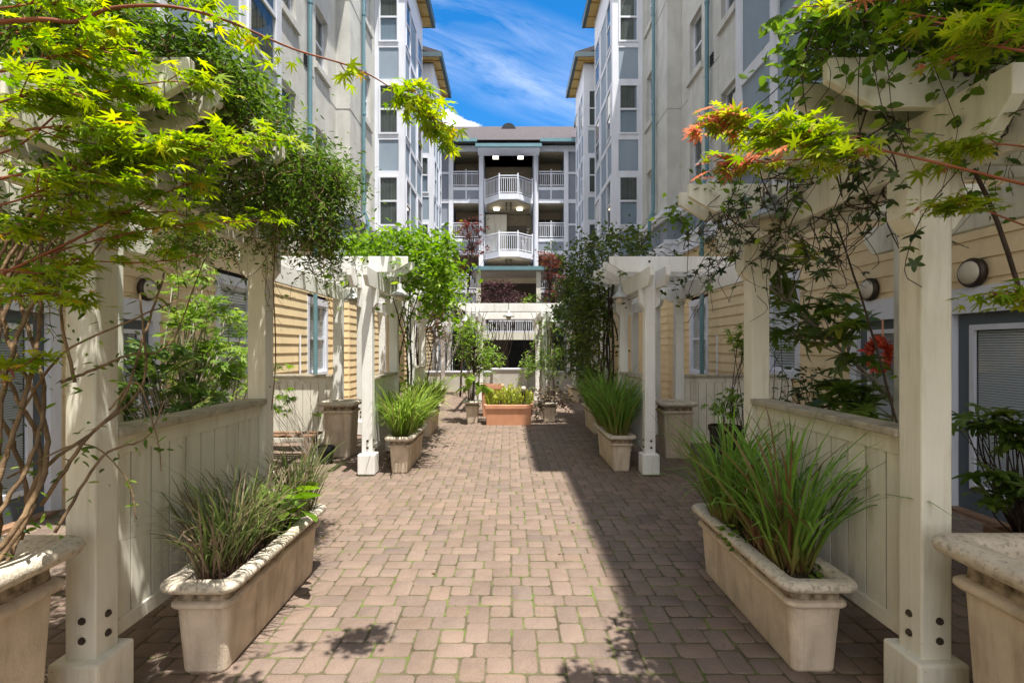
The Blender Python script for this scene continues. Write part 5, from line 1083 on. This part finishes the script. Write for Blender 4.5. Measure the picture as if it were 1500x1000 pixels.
plant('evergreen_tree', 'dark evergreen behind the farthest left pergola', 'tree', (-2.4, 22.0, 0), [((-2.2, 22.0, 3.0), (0.9, 0.7, 1.1)), ((-2.0, 21.8, 1.7), (0.9, 0.6, 0.9))], 190, 15, 0.13, 0.09, T_OVAL, L_DARK, BARKD, 0.06, trunk_name='trunk', twig_every=8)
plant('light_tree', 'light green tree standing between the left wing and the balconies', 'tree', (-3.0, 21.0, 0), [((-2.6, 20.8, 4.2), (0.8, 0.6, 1.3)), ((-2.2, 20.5, 3.2), (0.6, 0.5, 0.8))], 80, 10, 0.15, 0.09, T_OVAL, L_LIME, BARKG, 0.05, trunk_name='trunk', twig_every=5)
# pots in the middle
plant('lemon_tree', 'small lemon tree in the square planter left of the trough', 'tree', (-0.83, 11.75, 0.44), [((-0.75, 11.75, 1.75), (0.42, 0.4, 0.48)), ((-0.95, 11.75, 2.1), (0.25, 0.25, 0.3)), ((-0.45, 11.75, 1.45), (0.3, 0.3, 0.25))], 95, 13, 0.075, 0.085, T_LANCE, L_LIGHT, BARKD, 0.035, spine=[(-0.83, 11.75, 0.44), (-0.80, 11.75, 0.9), (-0.8, 11.75, 1.4), (-0.75, 11.75, 2.0)], trunk_name='trunk')
plant('elephant_ear', 'broad green leaves at the foot of the lemon tree', 'plant', (-0.92, 11.66, 0.44), [((-0.95, 11.6, 0.95), (0.28, 0.2, 0.22)), ((-0.62, 11.6, 0.85), (0.12, 0.1, 0.12))], 9, 2, 0.03, 0.30, T_OVAL, L_LIGHT, BARKD, 0.012, droop=0.6, tilt=0.5)
def succulent(label, x, r, h, n):
    t = thing('pencil_succulent', label, 'succulent', (x, 11.55, 0.39)); q = np.sqrt(rng.random(n))*r; a = rng.uniform(0, 6.28, n); p0 = np.stack([x+q*np.cos(a), 11.55+0.8*q*np.sin(a), np.full(n, 0.39)], 1); hh = h*rng.uniform(0.6, 1.0, n)*(1-0.35*(q/r)**2)
    pos = []; rn = []; tone = rng.random(n); k = 12
    for j in range(k):
        f = (j+1)/k; pos.append(p0+np.stack([(p0[:, 0]-x)*0.35*f, (p0[:, 1]-11.55)*0.35*f, hh*f], 1)+rng.normal(0, 0.008, (n, 3))); rn.append(np.clip(tone*0.5+f*0.5, 0, 1))
    pos = np.vstack(pos); rn = np.concatenate(rn); m = len(pos); ax = rng.normal(0, 0.35, (m, 3)); ax[:, 2] = 1
    b = MB()
    for i in range(n): b.tube([p0[i], p0[i]+np.array(((p0[i, 0]-x)*0.3, 0, hh[i]*0.95))], 0.006, 5)
    b.build('stem', BARKG, t); foliage('foliage', L_SUCC, t, pos, ax, rng.normal(0, 1, (m, 3)), 0.07, T_SMALL, rn)
succulent('taller clump of yellow green pencil succulent in the middle of the trough', 0.08, 0.26, 0.50, 110)
succulent('smaller clump of yellow green pencil succulent at the left end of the trough', -0.36, 0.13, 0.36, 45)
succulent('low clump of pencil succulent at the right end of the trough', 0.43, 0.10, 0.40, 30)
plant('trailing_geranium', 'red tinged plants spilling from the square planter right of the trough', 'plant', (0.94, 11.9, 0.42), [((0.95, 11.8, 0.62), (0.42, 0.3, 0.20)), ((0.60, 11.7, 0.35), (0.18, 0.15, 0.25)), ((1.35, 11.8, 0.45), (0.18, 0.15, 0.15))], 80, 9, 0.05, 0.065, T_OVAL, L_GERA, BARKD, 0.012)
column_vine(1, 0.95, 13.55, 'light vine with dry stems wrapped round the right posts of the freestanding pergola', L_LIGHT, [((0.75, 13.4, 1.5), (0.32, 0.25, 0.5)), ((1.15, 13.4, 1.4), (0.4, 0.3, 0.5)), ((0.95, 13.4, 2.2), (0.3, 0.25, 0.4)), ((0.55, 13.3, 1.3), (0.25, 0.2, 0.3))], 120, 9, 0.085, runners=50, bm=BARKG, tmpl=T_LANCE)
column_vine(-1, -0.95, 13.75, 'light vine climbing the left posts of the freestanding pergola', L_LIGHT, [((-0.9, 13.6, 2.2), (0.25, 0.25, 0.4)), ((-0.75, 13.6, 1.4), (0.3, 0.25, 0.5))], 60, 9, 0.08, runners=25, bm=BARKG, tmpl=T_LANCE)
plant('low_plant', 'small green sprig growing in the left side patio before the bench', 'plant', (-2.75, 7.4, 0.0), [((-2.75, 7.4, 0.72), (0.16, 0.1, 0.05)), ((-3.4, 7.4, 1.2), (0.25, 0.2, 0.5))], 22, 9, 0.04, 0.07, T_MAPLE, L_LIME, BARKG, 0.008)
plant('light_shrub', 'light shrub in the shaded right side patio before the far fence', 'shrub', (2.7, 5.9, 0.0), [(P(1110, 500, 5.9), (0.3, 0.2, 0.25)), (P(1060, 590, 5.8), (0.2, 0.2, 0.15))], 34, 9, 0.06, 0.07, T_MAPLE, L_AKEB, BARKD, 0.014)

def leaf_litter():
    n = 90; pos = np.stack([rng.uniform(-3.2, 3.2, n), 1.9+9*rng.random(n)**1.4, np.full(n, 0.006)], 1); pos[:45, 0] = np.sign(pos[:45, 0])*rng.uniform(1.25, 1.9, 45)
    ax, nm_ = rand_orient(n, 0.0, 0.25); ax[:, 2] *= 0.2
    return foliage('leaf_litter', leaf_mat('dry_leaf', (0.10, 0.06, 0.03), (0.22, 0.13, 0.06), (0.20, 0.20, 0.06), trans=0.1), None, pos, ax, nm_, rng.uniform(0.015, 0.04, n), T_OVAL, rng.random(n))
tag(leaf_litter(), kind='stuff')
